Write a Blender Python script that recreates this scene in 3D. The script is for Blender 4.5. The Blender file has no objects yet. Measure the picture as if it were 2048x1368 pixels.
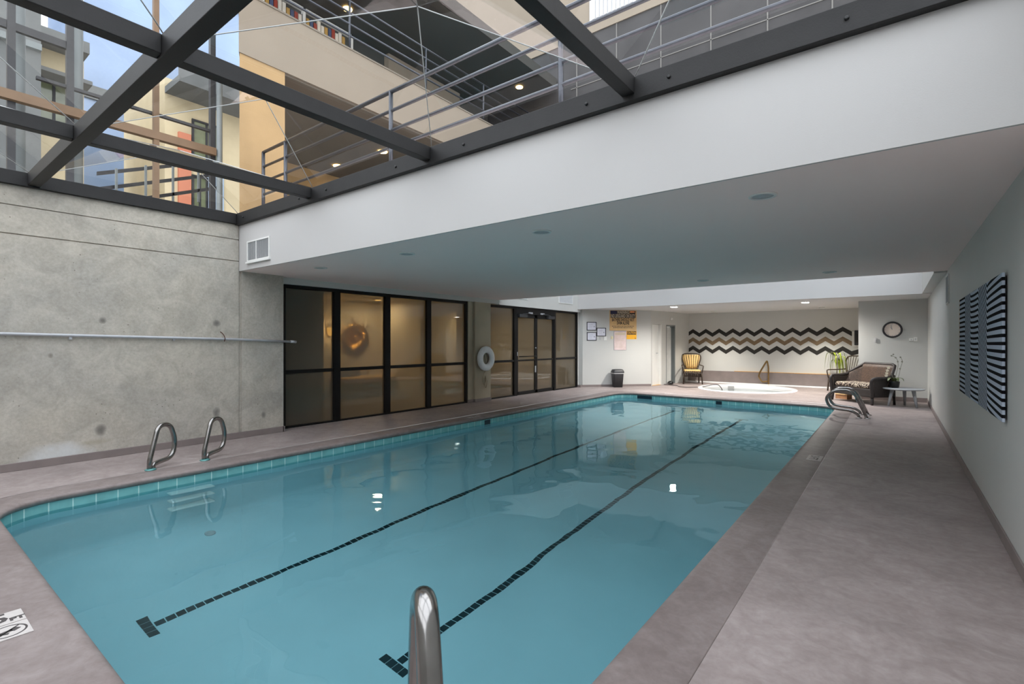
import bpy, bmesh, math, random
from mathutils import Vector, Matrix
random.seed(7)
S = bpy.context.scene
COL = S.collection
PI = math.pi
# ---------------------------------------------------------------- materials
def lin(c):
    f = lambda v: v/12.92 if v <= .04045 else ((v+.055)/1.055)**2.4
    return (f(c[0]/255), f(c[1]/255), f(c[2]/255), 1)
def newmat(name):
    m = bpy.data.materials.new(name); m.use_nodes = True
    nt = m.node_tree; return m, nt, nt.nodes, nt.links
def mat(name, rgb, rough=.6, metal=0, spec=.5, var=0, scale=8, bump=0, bscale=60, detail=6, stretch=None, rgb2=None):
    """principled material with procedural noise colour variation and bump"""
    m, nt, N, L = newmat(name)
    b = N['Principled BSDF']
    b.inputs['Roughness'].default_value = rough; b.inputs['Metallic'].default_value = metal
    b.inputs['Specular IOR Level'].default_value = spec
    c = lin(rgb)
    tc = N.new('ShaderNodeTexCoord'); mp = N.new('ShaderNodeMapping')
    L.new(tc.outputs['Object'], mp.inputs['Vector'])
    if stretch: mp.inputs['Scale'].default_value = stretch
    n = N.new('ShaderNodeTexNoise'); n.inputs['Scale'].default_value = scale; n.inputs['Detail'].default_value = detail
    L.new(mp.outputs[0], n.inputs['Vector'])
    r = N.new('ShaderNodeValToRGB')
    v = max(var, .012)
    c2 = lin(rgb2) if rgb2 else None
    r.color_ramp.elements[0].position = .32; r.color_ramp.elements[1].position = .68
    r.color_ramp.elements[0].color = c2 if c2 else tuple(max(0, x*(1-v)) for x in c[:3])+(1,)
    r.color_ramp.elements[1].color = c if c2 else tuple(min(1, x*(1+v)) for x in c[:3])+(1,)
    L.new(n.outputs['Fac'], r.inputs['Fac']); L.new(r.outputs['Color'], b.inputs['Base Color'])
    if bump:
        n2 = N.new('ShaderNodeTexNoise'); n2.inputs['Scale'].default_value = bscale; n2.inputs['Detail'].default_value = 4
        L.new(mp.outputs[0], n2.inputs['Vector'])
        bp = N.new('ShaderNodeBump'); bp.inputs['Strength'].default_value = bump; bp.inputs['Distance'].default_value = .01
        L.new(n2.outputs['Fac'], bp.inputs['Height']); L.new(bp.outputs['Normal'], b.inputs['Normal'])
    return m
def emit(name, rgb, k):
    m, nt, N, L = newmat(name); N.remove(N['Principled BSDF'])
    e = N.new('ShaderNodeEmission'); e.inputs['Color'].default_value = lin(rgb); e.inputs['Strength'].default_value = k
    L.new(e.outputs[0], N['Material Output'].inputs['Surface']); return m
def thin_glass(name, tint, haze=0, haze_rgb=(120,115,105), rough=.0, ior=1.5, bump=0, bscale=1.5, gloss=None):
    """thin pane: Fresnel mix of straight-through transparency (tinted, with an optional frosted haze) and mirror gloss"""
    m, nt, N, L = newmat(name); N.remove(N['Principled BSDF'])
    t = N.new('ShaderNodeBsdfTransparent'); t.inputs['Color'].default_value = lin(tint)
    inner = t
    if haze:
        d = N.new('ShaderNodeBsdfDiffuse'); d.inputs['Color'].default_value = lin(haze_rgb)
        tl = N.new('ShaderNodeBsdfTranslucent'); tl.inputs['Color'].default_value = lin(haze_rgb)
        md = N.new('ShaderNodeMixShader'); md.inputs[0].default_value = .55
        L.new(d.outputs[0], md.inputs[1]); L.new(tl.outputs[0], md.inputs[2])
        mh = N.new('ShaderNodeMixShader'); mh.inputs[0].default_value = haze
        L.new(t.outputs[0], mh.inputs[1]); L.new(md.outputs[0], mh.inputs[2]); inner = mh
    g = N.new('ShaderNodeBsdfGlossy'); g.inputs['Roughness'].default_value = rough
    # Schlick reflectance of the two faces, the same from either side of the sheet
    f0 = 2*((ior-1)/(ior+1))**2
    lw = N.new('ShaderNodeLayerWeight'); lw.inputs['Blend'].default_value = .5
    pw = N.new('ShaderNodeMath'); pw.operation = 'POWER'; pw.inputs[1].default_value = 5; L.new(lw.outputs['Facing'], pw.inputs[0])
    fr = N.new('ShaderNodeMath'); fr.operation = 'MULTIPLY_ADD'; fr.inputs[1].default_value = 1-f0; fr.inputs[2].default_value = f0; L.new(pw.outputs[0], fr.inputs[0])
    if bump:
        tc = N.new('ShaderNodeTexCoord'); n = N.new('ShaderNodeTexNoise'); n.inputs['Scale'].default_value = bscale; n.inputs['Detail'].default_value = 1
        L.new(tc.outputs['Object'], n.inputs['Vector'])
        bp = N.new('ShaderNodeBump'); bp.inputs['Strength'].default_value = bump; bp.inputs['Distance'].default_value = .1
        L.new(n.outputs['Fac'], bp.inputs['Height']); L.new(bp.outputs[0], g.inputs['Normal'])
    mx = N.new('ShaderNodeMixShader')
    L.new(fr.outputs[0], mx.inputs[0]); L.new(inner.outputs[0], mx.inputs[1]); L.new(g.outputs[0], mx.inputs[2])
    L.new(mx.outputs[0], N['Material Output'].inputs['Surface']); return m

M = {}
M['white_wall'] = mat('white_painted_wall', (196,196,192), .6, var=.015, scale=1.2, bump=.06, bscale=120)
M['slab_paint'] = mat('warm_white_slab_paint', (255,233,226), .75, var=.012, scale=.8, bump=.05, bscale=150)
M['white_ceiling'] = mat('white_painted_ceiling', (205,205,204), .75, var=.012, scale=.8, bump=.05, bscale=150)
M['soffit'] = mat('white_painted_soffit', (190,188,186), .75, var=.012, scale=.8, bump=.05, bscale=150)
M['mauve_base'] = mat('mauve_painted_base', (128,117,114), .55, var=.08, scale=5)
M['black_metal'] = mat('black_painted_metal', (17,16,16), .55, var=.15, scale=20, bump=.05, bscale=200, spec=.3)
M['skylight_metal'] = mat('black_steel_frame', (25,24,24), .55, var=.18, scale=9, bump=.08, bscale=120, spec=.4)
M['bolt'] = mat('dark_bolt', (20,20,20), .5)
M['gap'] = mat('dark_joint', (58,50,50), .9)
M['steel'] = mat('brushed_stainless_steel', (150,147,144), .2, 1, var=.12, scale=14, bump=.02, bscale=40)
M['teal_ring'] = mat('oxidised_teal_plate', (96,150,148), .45, .4, var=.2, scale=30)
M['bronze'] = mat('aged_brass_rail', (150,122,80), .28, 1, var=.15, scale=18)
M['galv'] = mat('grey_painted_pipe', (176,178,182), .4, .2, var=.06, scale=10)
M['rust'] = mat('rusty_wire', (84,52,40), .8, var=.2, scale=40)
M['offwhite'] = mat('off_white_plastic', (226,226,222), .45, var=.02, scale=20)
M['vent'] = mat('grey_white_grille', (186,187,188), .5, var=.05, scale=30)
M['ventgrey'] = mat('light_grey_fitting', (186,186,186), .8)  # even light grey, close to the grille tone
M['darkbin'] = mat('charcoal_bin_plastic', (52,52,54), .5, var=.08, scale=30)
M['liner'] = mat('translucent_bin_liner', (200,200,200), .5, var=.08, scale=60)
M['rattan'] = mat('dark_rattan', (52,38,26), .45, var=.25, scale=60, bump=.2, bscale=150)
M['gold_cloth'] = mat('golden_cushion_cloth', (214,178,116), .85, var=.08, scale=40, bump=.15, bscale=200)
M['tub'] = mat('white_spa_shell', (240,240,240), .25, var=.01, scale=5)
M['black_paint'] = mat('black_wall_paint', (30,27,22), .6, var=.1, scale=6)
M['tan_paint'] = mat('tan_wall_paint', (122,102,76), .6, var=.1, scale=6)
M['gold_trim'] = mat('golden_oak_trim', (205,160,95), .5, var=.12, scale=30)
M['grey_table'] = mat('pale_grey_painted_wood', (160,162,165), .5, var=.05, scale=30)
M['black_pot'] = mat('black_glazed_pot', (22,22,20), .3, var=.1, scale=20)
M['leaf'] = mat('olive_green_leaf', (84,96,56), .5, var=.25, scale=20)
M['lime'] = mat('lime_green_leaf', (150,168,52), .5, var=.35, scale=14)
M['petal'] = mat('pale_orchid_petal', (214,204,180), .6, var=.08, scale=30)
M['stem'] = mat('grey_green_stem', (120,118,104), .6, var=.15, scale=40)
M['oak'] = mat('tan_wood_box', (176,130,92), .6, var=.15, scale=20, stretch=(1,1,6))
M['boxtop'] = mat('lit_wood_top', (232,196,140), .6, var=.06, scale=20)  # lighter copy of the box wood, lit look put into the colour
M['paper'] = mat('white_paper', (216,216,226), .7, var=.02, scale=20)
M['ink'] = mat('grey_ink', (150,150,160), .8)
M['darkframe'] = mat('black_picture_frame', (38,38,42), .45, var=.1, scale=40)
M['sign_tan'] = mat('faded_tan_sign', (214,176,122), .5, var=.05, scale=8)
M['sign_black'] = mat('sign_black', (44,36,32), .5, var=.1, scale=20)
M['sign_blue'] = mat('sign_navy', (20,26,70), .5, var=.1, scale=20)
M['sign_grey'] = mat('sign_pale_lettering', (206,190,168), .55)
M['caution'] = mat('caution_yellow', (240,176,24), .5, var=.04, scale=12)
M['orange'] = mat('sign_orange', (235,150,100), .5, var=.1, scale=20)
M['notice'] = mat('pinkish_notice_paper', (226,206,204), .55, var=.05, scale=6, rgb2=(206,184,180))
M['cream'] = mat('cream_plastic', (218,208,170), .5)
M['clockface'] = mat('warm_white_clock_face', (222,208,196), .45, var=.03, scale=8)
M['hose'] = mat('grey_hose', (96,88,88), .6, var=.1, scale=30)
M['curtain'] = mat('grey_white_curtain', (196,196,192), .85, var=.05, scale=8)
M['white_door'] = mat('white_door_paint', (226,226,222), .45, var=.015, scale=6)
M['rope'] = mat('tan_rope', (150,134,108), .85, var=.2, scale=80)
M['buoy'] = mat('white_ring_foam', (232,232,232), .6, var=.04, scale=24, bump=.25, bscale=60)
M['marker'] = mat('white_depth_tile', (196,189,185), .4, var=.04, scale=30)
M['marker_worn'] = mat('worn_depth_tile', (176,166,164), .5, var=.16, scale=60)
M['marker_ink'] = mat('dark_tile_lettering', (66,60,60), .5, var=.15, scale=60)
M['linetile'] = mat('dark_teal_lane_tile', (12,46,54), .35, var=.2, scale=20)
M['darktile'] = mat('dark_blue_tile', (16,38,52), .3, var=.1, scale=20)
M['step'] = mat('white_moulded_step', (236,240,236), .5)
M['warm_wall'] = mat('warm_beige_wall', (196,184,160), .8, var=.03, scale=3)
M['dark_carpet'] = mat('brown_carpet', (92,80,64), .95, var=.15, scale=40)
M['bench'] = mat('tan_upholstery', (190,160,118), .85, var=.06, scale=20)
M['darkwood'] = mat('dark_wood', (60,48,36), .5, var=.2, scale=10, stretch=(1,1,5))
M['brass'] = mat('polished_brass', (210,160,80), .25, 1, var=.1, scale=20)
# outside
M['cream_stucco'] = mat('cream_stucco', (206,190,156), .9, var=.05, scale=2, bump=.1, bscale=80)
M['beige_stucco'] = mat('beige_stucco', (138,127,112), .9, var=.03, scale=1.5, bump=.1, bscale=80)
M['tan_stucco'] = mat('tan_stucco', (168,140,100), .9, var=.07, scale=2, bump=.1, bscale=60)
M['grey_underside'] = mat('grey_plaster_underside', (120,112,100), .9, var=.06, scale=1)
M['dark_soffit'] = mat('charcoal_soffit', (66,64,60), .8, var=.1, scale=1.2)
M['charcoal_panel'] = mat('charcoal_wall_panel', (52,50,50), .7, var=.25, scale=1.2)
M['panel_joint'] = mat('pale_panel_joint', (112,110,106), .8)
M['rail'] = mat('grey_painted_railing', (72,74,80), .3, .6, var=.1, scale=20)
M['bronze_tube'] = mat('brown_painted_beam', (112,88,64), .6, var=.1, scale=4)
M['blue_glass'] = mat('sky_reflection_cladding', (128,146,172), .25, .1, var=.1, scale=.6)  # reflected sky blue put into the base colour
M['grey_conc'] = mat('grey_city_concrete', (104,106,105), .8, var=.1, scale=1.5)
M['dark_post'] = mat('dark_mullion', (54,54,56), .5, .3, var=.1, scale=10)
M['grey_post'] = mat('pale_grey_column', (118,124,124), .6, var=.05, scale=4)
M['city_glass'] = mat('green_grey_window', (112,118,92), .12, 0, spec=.8, var=.2, scale=2)
M['coral'] = mat('coral_stucco', (196,124,96), .9, var=.05, scale=2)
M['pale_blue'] = mat('pale_blue_panel', (160,176,192), .4, var=.06, scale=2)
M['books_r'] = mat('red_book', (150,60,44), .7); M['books_b'] = mat('blue_book', (70,80,110), .7)
M['books_w'] = mat('white_book', (215,208,196), .7); M['books_g'] = mat('ochre_book', (176,140,74), .7)
M['warm_lamp'] = emit('warm_lamp_lens', (255,206,120), 14)
M['warm_lamp_low'] = emit('warm_wall_lamp', (255,196,104), 5)
M['white_lamp'] = emit('white_lamp_lens', (255,252,244), 30)
# panes
M['sky_pane'] = thin_glass('clear_acrylic', (226,228,230), ior=1.4, bump=.02, bscale=1.2)
M['ridge'] = mat('clear_acrylic_ridge', (170,172,170), .12, 0, spec=.9)
M['frost'] = thin_glass('tinted_frosted_glass', (176,172,162), haze=.46, haze_rgb=(146,140,127), ior=1.46, rough=.012)
M['well_pane'] = thin_glass('clear_well_glass', (240,242,244), ior=1.4)

def concrete_mat():
    m, nt, N, L = newmat('board_formed_concrete'); b = N['Principled BSDF']
    b.inputs['Roughness'].default_value = .75; b.inputs['Specular IOR Level'].default_value = .3
    g = N.new('ShaderNodeNewGeometry'); sep = N.new('ShaderNodeSeparateXYZ'); L.new(g.outputs['Position'], sep.inputs[0])
    def noise(sc, det=6, dist=0, rough=.55):
        n = N.new('ShaderNodeTexNoise'); n.inputs['Scale'].default_value = sc; n.inputs['Detail'].default_value = det
        n.inputs['Distortion'].default_value = dist; n.inputs['Roughness'].default_value = rough
        L.new(g.outputs['Position'], n.inputs['Vector']); return n
    def ramp(src, p0, c0, p1, c1):
        r = N.new('ShaderNodeValToRGB'); r.color_ramp.elements[0].position = p0; r.color_ramp.elements[1].position = p1
        r.color_ramp.elements[0].color = c0; r.color_ramp.elements[1].color = c1; L.new(src, r.inputs['Fac']); return r
    def mix(kind, fac, a, c):
        x = N.new('ShaderNodeMix'); x.data_type = 'RGBA'; x.blend_type = kind
        if isinstance(fac, float): x.inputs[0].default_value = fac
        else: L.new(fac, x.inputs[0])
        L.new(a, x.inputs[6]); 
        if isinstance(c, tuple): x.inputs[7].default_value = c
        else: L.new(c, x.inputs[7])
        return x.outputs[2]
    base = ramp(noise(.9, 5, .6).outputs['Fac'], .3, lin((180,176,168)), .72, lin((204,196,182))).outputs['Color']
    blotch = ramp(noise(3.2, 8, 1.2, .65).outputs['Fac'], .38, lin((150,150,146)), .62, lin((255,255,255))).outputs['Color']
    col = mix('MULTIPLY', .28, base, blotch)
    fine = ramp(noise(38, 4).outputs['Fac'], .3, lin((214,212,208)), .7, lin((255,255,255))).outputs['Color']
    col = mix('MULTIPLY', .5, col, fine)
    vo = N.new('ShaderNodeTexVoronoi'); vo.inputs['Scale'].default_value = 16; vo.inputs['Randomness'].default_value = 1
    L.new(g.outputs['Position'], vo.inputs['Vector'])
    pits = ramp(vo.outputs['Distance'], .05, (1,1,1,1), .11, (0,0,0,1))
    pm = ramp(noise(2.3, 2).outputs['Fac'], .5, (0,0,0,1), .62, (1,1,1,1))
    pmul = N.new('ShaderNodeMath'); pmul.operation = 'MULTIPLY'; L.new(pits.outputs['Color'], pmul.inputs[0]); L.new(pm.outputs['Color'], pmul.inputs[1])
    col = mix('MULTIPLY', pmul.outputs[0], col, lin((150,146,138)))
    # round grout stains and the pale patch repair near the floor
    def blob(y, z, ry, rz, rgb, soft=.35, k=1.0, nz=.35):
        nn = noise(9, 4)
        def axis(o, c0, r):
            a = N.new('ShaderNodeMath'); a.operation = 'SUBTRACT'; L.new(sep.outputs[o], a.inputs[0]); a.inputs[1].default_value = c0
            d = N.new('ShaderNodeMath'); d.operation = 'DIVIDE'; L.new(a.outputs[0], d.inputs[0]); d.inputs[1].default_value = r
            p = N.new('ShaderNodeMath'); p.operation = 'POWER'; L.new(d.outputs[0], p.inputs[0]); p.inputs[1].default_value = 2
            return p.outputs[0]
        s = N.new('ShaderNodeMath'); s.operation = 'ADD'; L.new(axis(1, y, ry), s.inputs[0]); L.new(axis(2, z, rz), s.inputs[1])
        q = N.new('ShaderNodeMath'); q.operation = 'MULTIPLY_ADD'; L.new(nn.outputs['Fac'], q.inputs[0]); q.inputs[1].default_value = nz*2; L.new(s.outputs[0], q.inputs[2])
        r = ramp(q.outputs[0], max(0.01, .95-soft), (k,k,k,1), 1.25, (0,0,0,1))
        return r.outputs['Color']
    for (y, z, a, c, rgb) in ((1.69,1.60,.05,.055,(92,90,86)), (2.916,1.6,.065,.07,(92,92,90)), (1.675,.33,.075,.1,(84,82,78)),
                              (2.916,.40,.07,.1,(88,88,86)), (3.55,.285,.045,.07,(104,104,100)), (1.24,1.2,.03,.04,(120,116,106))):
        col = mix('MIX', blob(y, z, a, c, rgb, soft=.6, k=.75), col, lin(rgb))
    col = mix('MIX', blob(1.3, .08, .42, .23, None, soft=.5, k=.8), col, lin((206,208,208)))
    col = mix('MIX', blob(1.62, .20, .2, .05, None, soft=.6, k=.4), col, lin((150,138,112)))
    L.new(col, b.inputs['Base Color'])
    bp = N.new('ShaderNodeBump'); bp.inputs['Strength'].default_value = .25; bp.inputs['Distance'].default_value = .01
    L.new(fine, bp.inputs['Height']); L.new(bp.outputs[0], b.inputs['Normal'])
    return m
M['concrete'] = concrete_mat()
def pier_mat():
    m = mat('warm_concrete_pier', (176,164,142), .75, var=.1, scale=2.2, bump=.12, bscale=60); return m
M['pier'] = pier_mat()
def deck_mat(name, rgb_a, rgb_b, k=1.0):
    m, nt, N, L = newmat(name); b = N['Principled BSDF']
    b.inputs['Roughness'].default_value = .48; b.inputs['Specular IOR Level'].default_value = .35
    g = N.new('ShaderNodeNewGeometry')
    def noise(sc, det, dist=0, r=.55):
        n = N.new('ShaderNodeTexNoise'); n.inputs['Scale'].default_value = sc; n.inputs['Detail'].default_value = det
        n.inputs['Distortion'].default_value = dist; n.inputs['Roughness'].default_value = r
        L.new(g.outputs['Position'], n.inputs['Vector']); return n.outputs['Fac']
    def ramp(s, p0, c0, p1, c1):
        r = N.new('ShaderNodeValToRGB'); r.color_ramp.elements[0].position = p0; r.color_ramp.elements[1].position = p1
        r.color_ramp.elements[0].color = c0; r.color_ramp.elements[1].color = c1; L.new(s, r.inputs['Fac']); return r.outputs['Color']
    def mul(f, a, c):
        x = N.new('ShaderNodeMix'); x.data_type = 'RGBA'; x.blend_type = 'MULTIPLY'; x.inputs[0].default_value = f
        L.new(a, x.inputs[6]); L.new(c, x.inputs[7]); return x.outputs[2]
    c = ramp(noise(.8, 6, .7), .32, lin(rgb_a), .7, lin(rgb_b))
    c = mul(.55, c, ramp(noise(4.5, 8, 1.4, .62), .36, lin((206,200,198)), .66, (1,1,1,1)))
    c = mul(.5, c, ramp(noise(24, 5, .5), .36, lin((228,224,222)), .64, (1,1,1,1)))
    L.new(c, b.inputs['Base Color'])
    bp = N.new('ShaderNodeBump'); bp.inputs['Strength'].default_value = .22; bp.inputs['Distance'].default_value = .012
    L.new(noise(16, 7, .6), bp.inputs['Height']); L.new(bp.outputs[0], b.inputs['Normal'])
    return m
M['deck'] = deck_mat('mauve_stamped_deck', (150,139,136), (178,166,163))
M['coping'] = deck_mat('mauve_bullnose_coping', (128,117,114), (152,141,138))
def basin_mat():
    m = mat('aqua_pool_plaster', (194,222,227), .7, var=.05, scale=.9); return m
M['basin'] = basin_mat()
def tile_mat(name, rgb, grout, w, axis):
    """square glazed tiles along one axis, pale grout, drawn from world position"""
    m, nt, N, L = newmat(name); b = N['Principled BSDF']; b.inputs['Roughness'].default_value = .2
    g = N.new('ShaderNodeNewGeometry'); sep = N.new('ShaderNodeSeparateXYZ'); L.new(g.outputs['Position'], sep.inputs[0])
    d = N.new('ShaderNodeMath'); d.operation = 'DIVIDE'; L.new(sep.outputs[axis], d.inputs[0]); d.inputs[1].default_value = w
    fr = N.new('ShaderNodeMath'); fr.operation = 'FRACT'; L.new(d.outputs[0], fr.inputs[0])
    cmp = N.new('ShaderNodeMath'); cmp.operation = 'COMPARE'; cmp.inputs[1].default_value = .5; cmp.inputs[2].default_value = .5-.025
    L.new(fr.outputs[0], cmp.inputs[0])
    n = N.new('ShaderNodeTexNoise'); n.inputs['Scale'].default_value = 7; L.new(g.outputs['Position'], n.inputs['Vector'])
    r = N.new('ShaderNodeValToRGB'); r.color_ramp.elements[0].color = tuple(x*.85 for x in lin(rgb)[:3])+(1,); r.color_ramp.elements[1].color = lin(rgb)
    r.color_ramp.elements[0].position = .35; r.color_ramp.elements[1].position = .65
    L.new(n.outputs['Fac'], r.inputs['Fac'])
    x = N.new('ShaderNodeMix'); x.data_type = 'RGBA'; L.new(cmp.outputs[0], x.inputs[0]); x.inputs[6].default_value = lin(grout); L.new(r.outputs[0], x.inputs[7])
    L.new(x.outputs[2], b.inputs['Base Color']); return m
M['tile_y'] = tile_mat('aqua_waterline_tile_long_side', (130,194,194), (206,236,230), .165, 1)
M['tile_x'] = tile_mat('aqua_waterline_tile_short_side', (130,194,194), (206,236,230), .165, 0)
def water_mat(name, tint, strength, scale):
    m, nt, N, L = newmat(name); N.remove(N['Principled BSDF'])
    g = N.new('ShaderNodeBsdfGlass'); g.inputs['IOR'].default_value = 1.33; g.inputs['Roughness'].default_value = 0
    g.inputs['Color'].default_value = lin(tint)
    geo = N.new('ShaderNodeNewGeometry'); mp = N.new('ShaderNodeMapping'); mp.inputs['Rotation'].default_value = (0,0,.6)
    L.new(geo.outputs['Position'], mp.inputs['Vector'])
    n = N.new('ShaderNodeTexNoise'); n.inputs['Scale'].default_value = scale; n.inputs['Detail'].default_value = 1.5; n.inputs['Distortion'].default_value = .3
    L.new(mp.outputs[0], n.inputs['Vector'])
    bp = N.new('ShaderNodeBump'); bp.inputs['Strength'].default_value = 1; bp.inputs['Distance'].default_value = strength
    L.new(n.outputs['Fac'], bp.inputs['Height']); L.new(bp.outputs[0], g.inputs['Normal'])
    L.new(g.outputs[0], N['Material Output'].inputs['Surface']); return m
M['water'] = water_mat('pool_water_surface', (210,234,238), .012, 1.5)
M['spa_water'] = water_mat('spa_water_surface', (246,250,250), .004, 3)
def wicker_mat():
    m, nt, N, L = newmat('dark_brown_wicker'); b = N['Principled BSDF']; b.inputs['Roughness'].default_value = .5
    tc = N.new('ShaderNodeTexCoord'); br = N.new('ShaderNodeTexBrick'); br.inputs['Scale'].default_value = 26
    br.inputs['Color1'].default_value = lin((104,80,64)); br.inputs['Color2'].default_value = lin((70,54,44)); br.inputs['Mortar'].default_value = lin((30,24,22))
    mp = N.new('ShaderNodeMapping'); mp.inputs['Rotation'].default_value = (PI/2,0,0); L.new(tc.outputs['Object'], mp.inputs['Vector'])
    L.new(mp.outputs[0], br.inputs['Vector']); L.new(br.outputs['Color'], b.inputs['Base Color'])
    bp = N.new('ShaderNodeBump'); bp.inputs['Strength'].default_value = .6; bp.inputs['Distance'].default_value = .006
    L.new(br.outputs['Fac'], bp.inputs['Height']); bp.invert = True; L.new(bp.outputs[0], b.inputs['Normal']); return m
M['wicker'] = wicker_mat()
M['wicker_dark'] = mat('espresso_wicker', (50,44,42), .5, var=.3, scale=70, bump=.4, bscale=110)
def floral_mat():
    m, nt, N, L = newmat('black_white_floral_cloth'); b = N['Principled BSDF']; b.inputs['Roughness'].default_value = .9
    tc = N.new('ShaderNodeTexCoord'); n = N.new('ShaderNodeTexNoise'); n.inputs['Scale'].default_value = 13; n.inputs['Detail'].default_value = 2; n.inputs['Distortion'].default_value = 2.2
    L.new(tc.outputs['Object'], n.inputs['Vector'])
    r = N.new('ShaderNodeValToRGB'); r.color_ramp.interpolation = 'CONSTANT'
    r.color_ramp.elements[0].color = lin((56,40,34)); r.color_ramp.elements[1].position = .52; r.color_ramp.elements[1].color = lin((214,200,178))
    e = r.color_ramp.elements.new(.62); e.color = lin((90,66,54))
    L.new(n.outputs['Fac'], r.inputs['Fac']); L.new(r.outputs[0], b.inputs['Base Color']); return m
M['floral'] = floral_mat()
def opart_mat(y_far, y_near, z0, z1, cols):
    """black stripes on blue grey: flat in the stripe columns, steeply slanted in the two narrow columns, bowed in the widest"""
    m, nt, N, L = newmat('striped_panel_print'); b = N['Principled BSDF']; b.inputs['Roughness'].default_value = .95; b.inputs['Specular IOR Level'].default_value = .05
    g = N.new('ShaderNodeNewGeometry'); sep = N.new('ShaderNodeSeparateXYZ'); L.new(g.outputs['Position'], sep.inputs[0])
    def mr(src, a, c, d, e):
        x = N.new('ShaderNodeMapRange'); x.clamp = True
        for i, v in ((1,a),(2,c),(3,d),(4,e)): x.inputs[i].default_value = v
        L.new(src, x.inputs[0]); return x.outputs[0]
    def op(o, a, c):
        x = N.new('ShaderNodeMath'); x.operation = o
        for i, v in ((0,a),(1,c)):
            if isinstance(v, (int,float)): x.inputs[i].default_value = v
            else: L.new(v, x.inputs[i])
        return x.outputs[0]
    y = sep.outputs[1]; z = mr(sep.outputs[2], z0, z1, 0, 20.5)
    a = mr(y, cols[1], cols[2], 0, 4.5); c = mr(y, cols[3], cols[4], 0, 6.0)
    bow = op('MULTIPLY', op('POWER', mr(y, cols[4], cols[5], 0, 1), .6), mr(sep.outputs[2], z0, z1, 1.0, -1.0))
    mid = op('MULTIPLY', op('SINE', mr(y, cols[2], cols[3], 0, PI), 0), .10)
    ph = op('ADD', op('ADD', z, a), op('ADD', op('ADD', c, bow), mid))
    fr = op('FRACT', ph, 0)
    r = N.new('ShaderNodeValToRGB'); r.color_ramp.interpolation = 'CONSTANT'
    r.color_ramp.elements[0].color = lin((24,24,28)); r.color_ramp.elements[1].position = .44; r.color_ramp.elements[1].color = lin((188,198,213))
    L.new(fr, r.inputs['Fac']); L.new(r.outputs[0], b.inputs['Base Color']); return m

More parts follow.
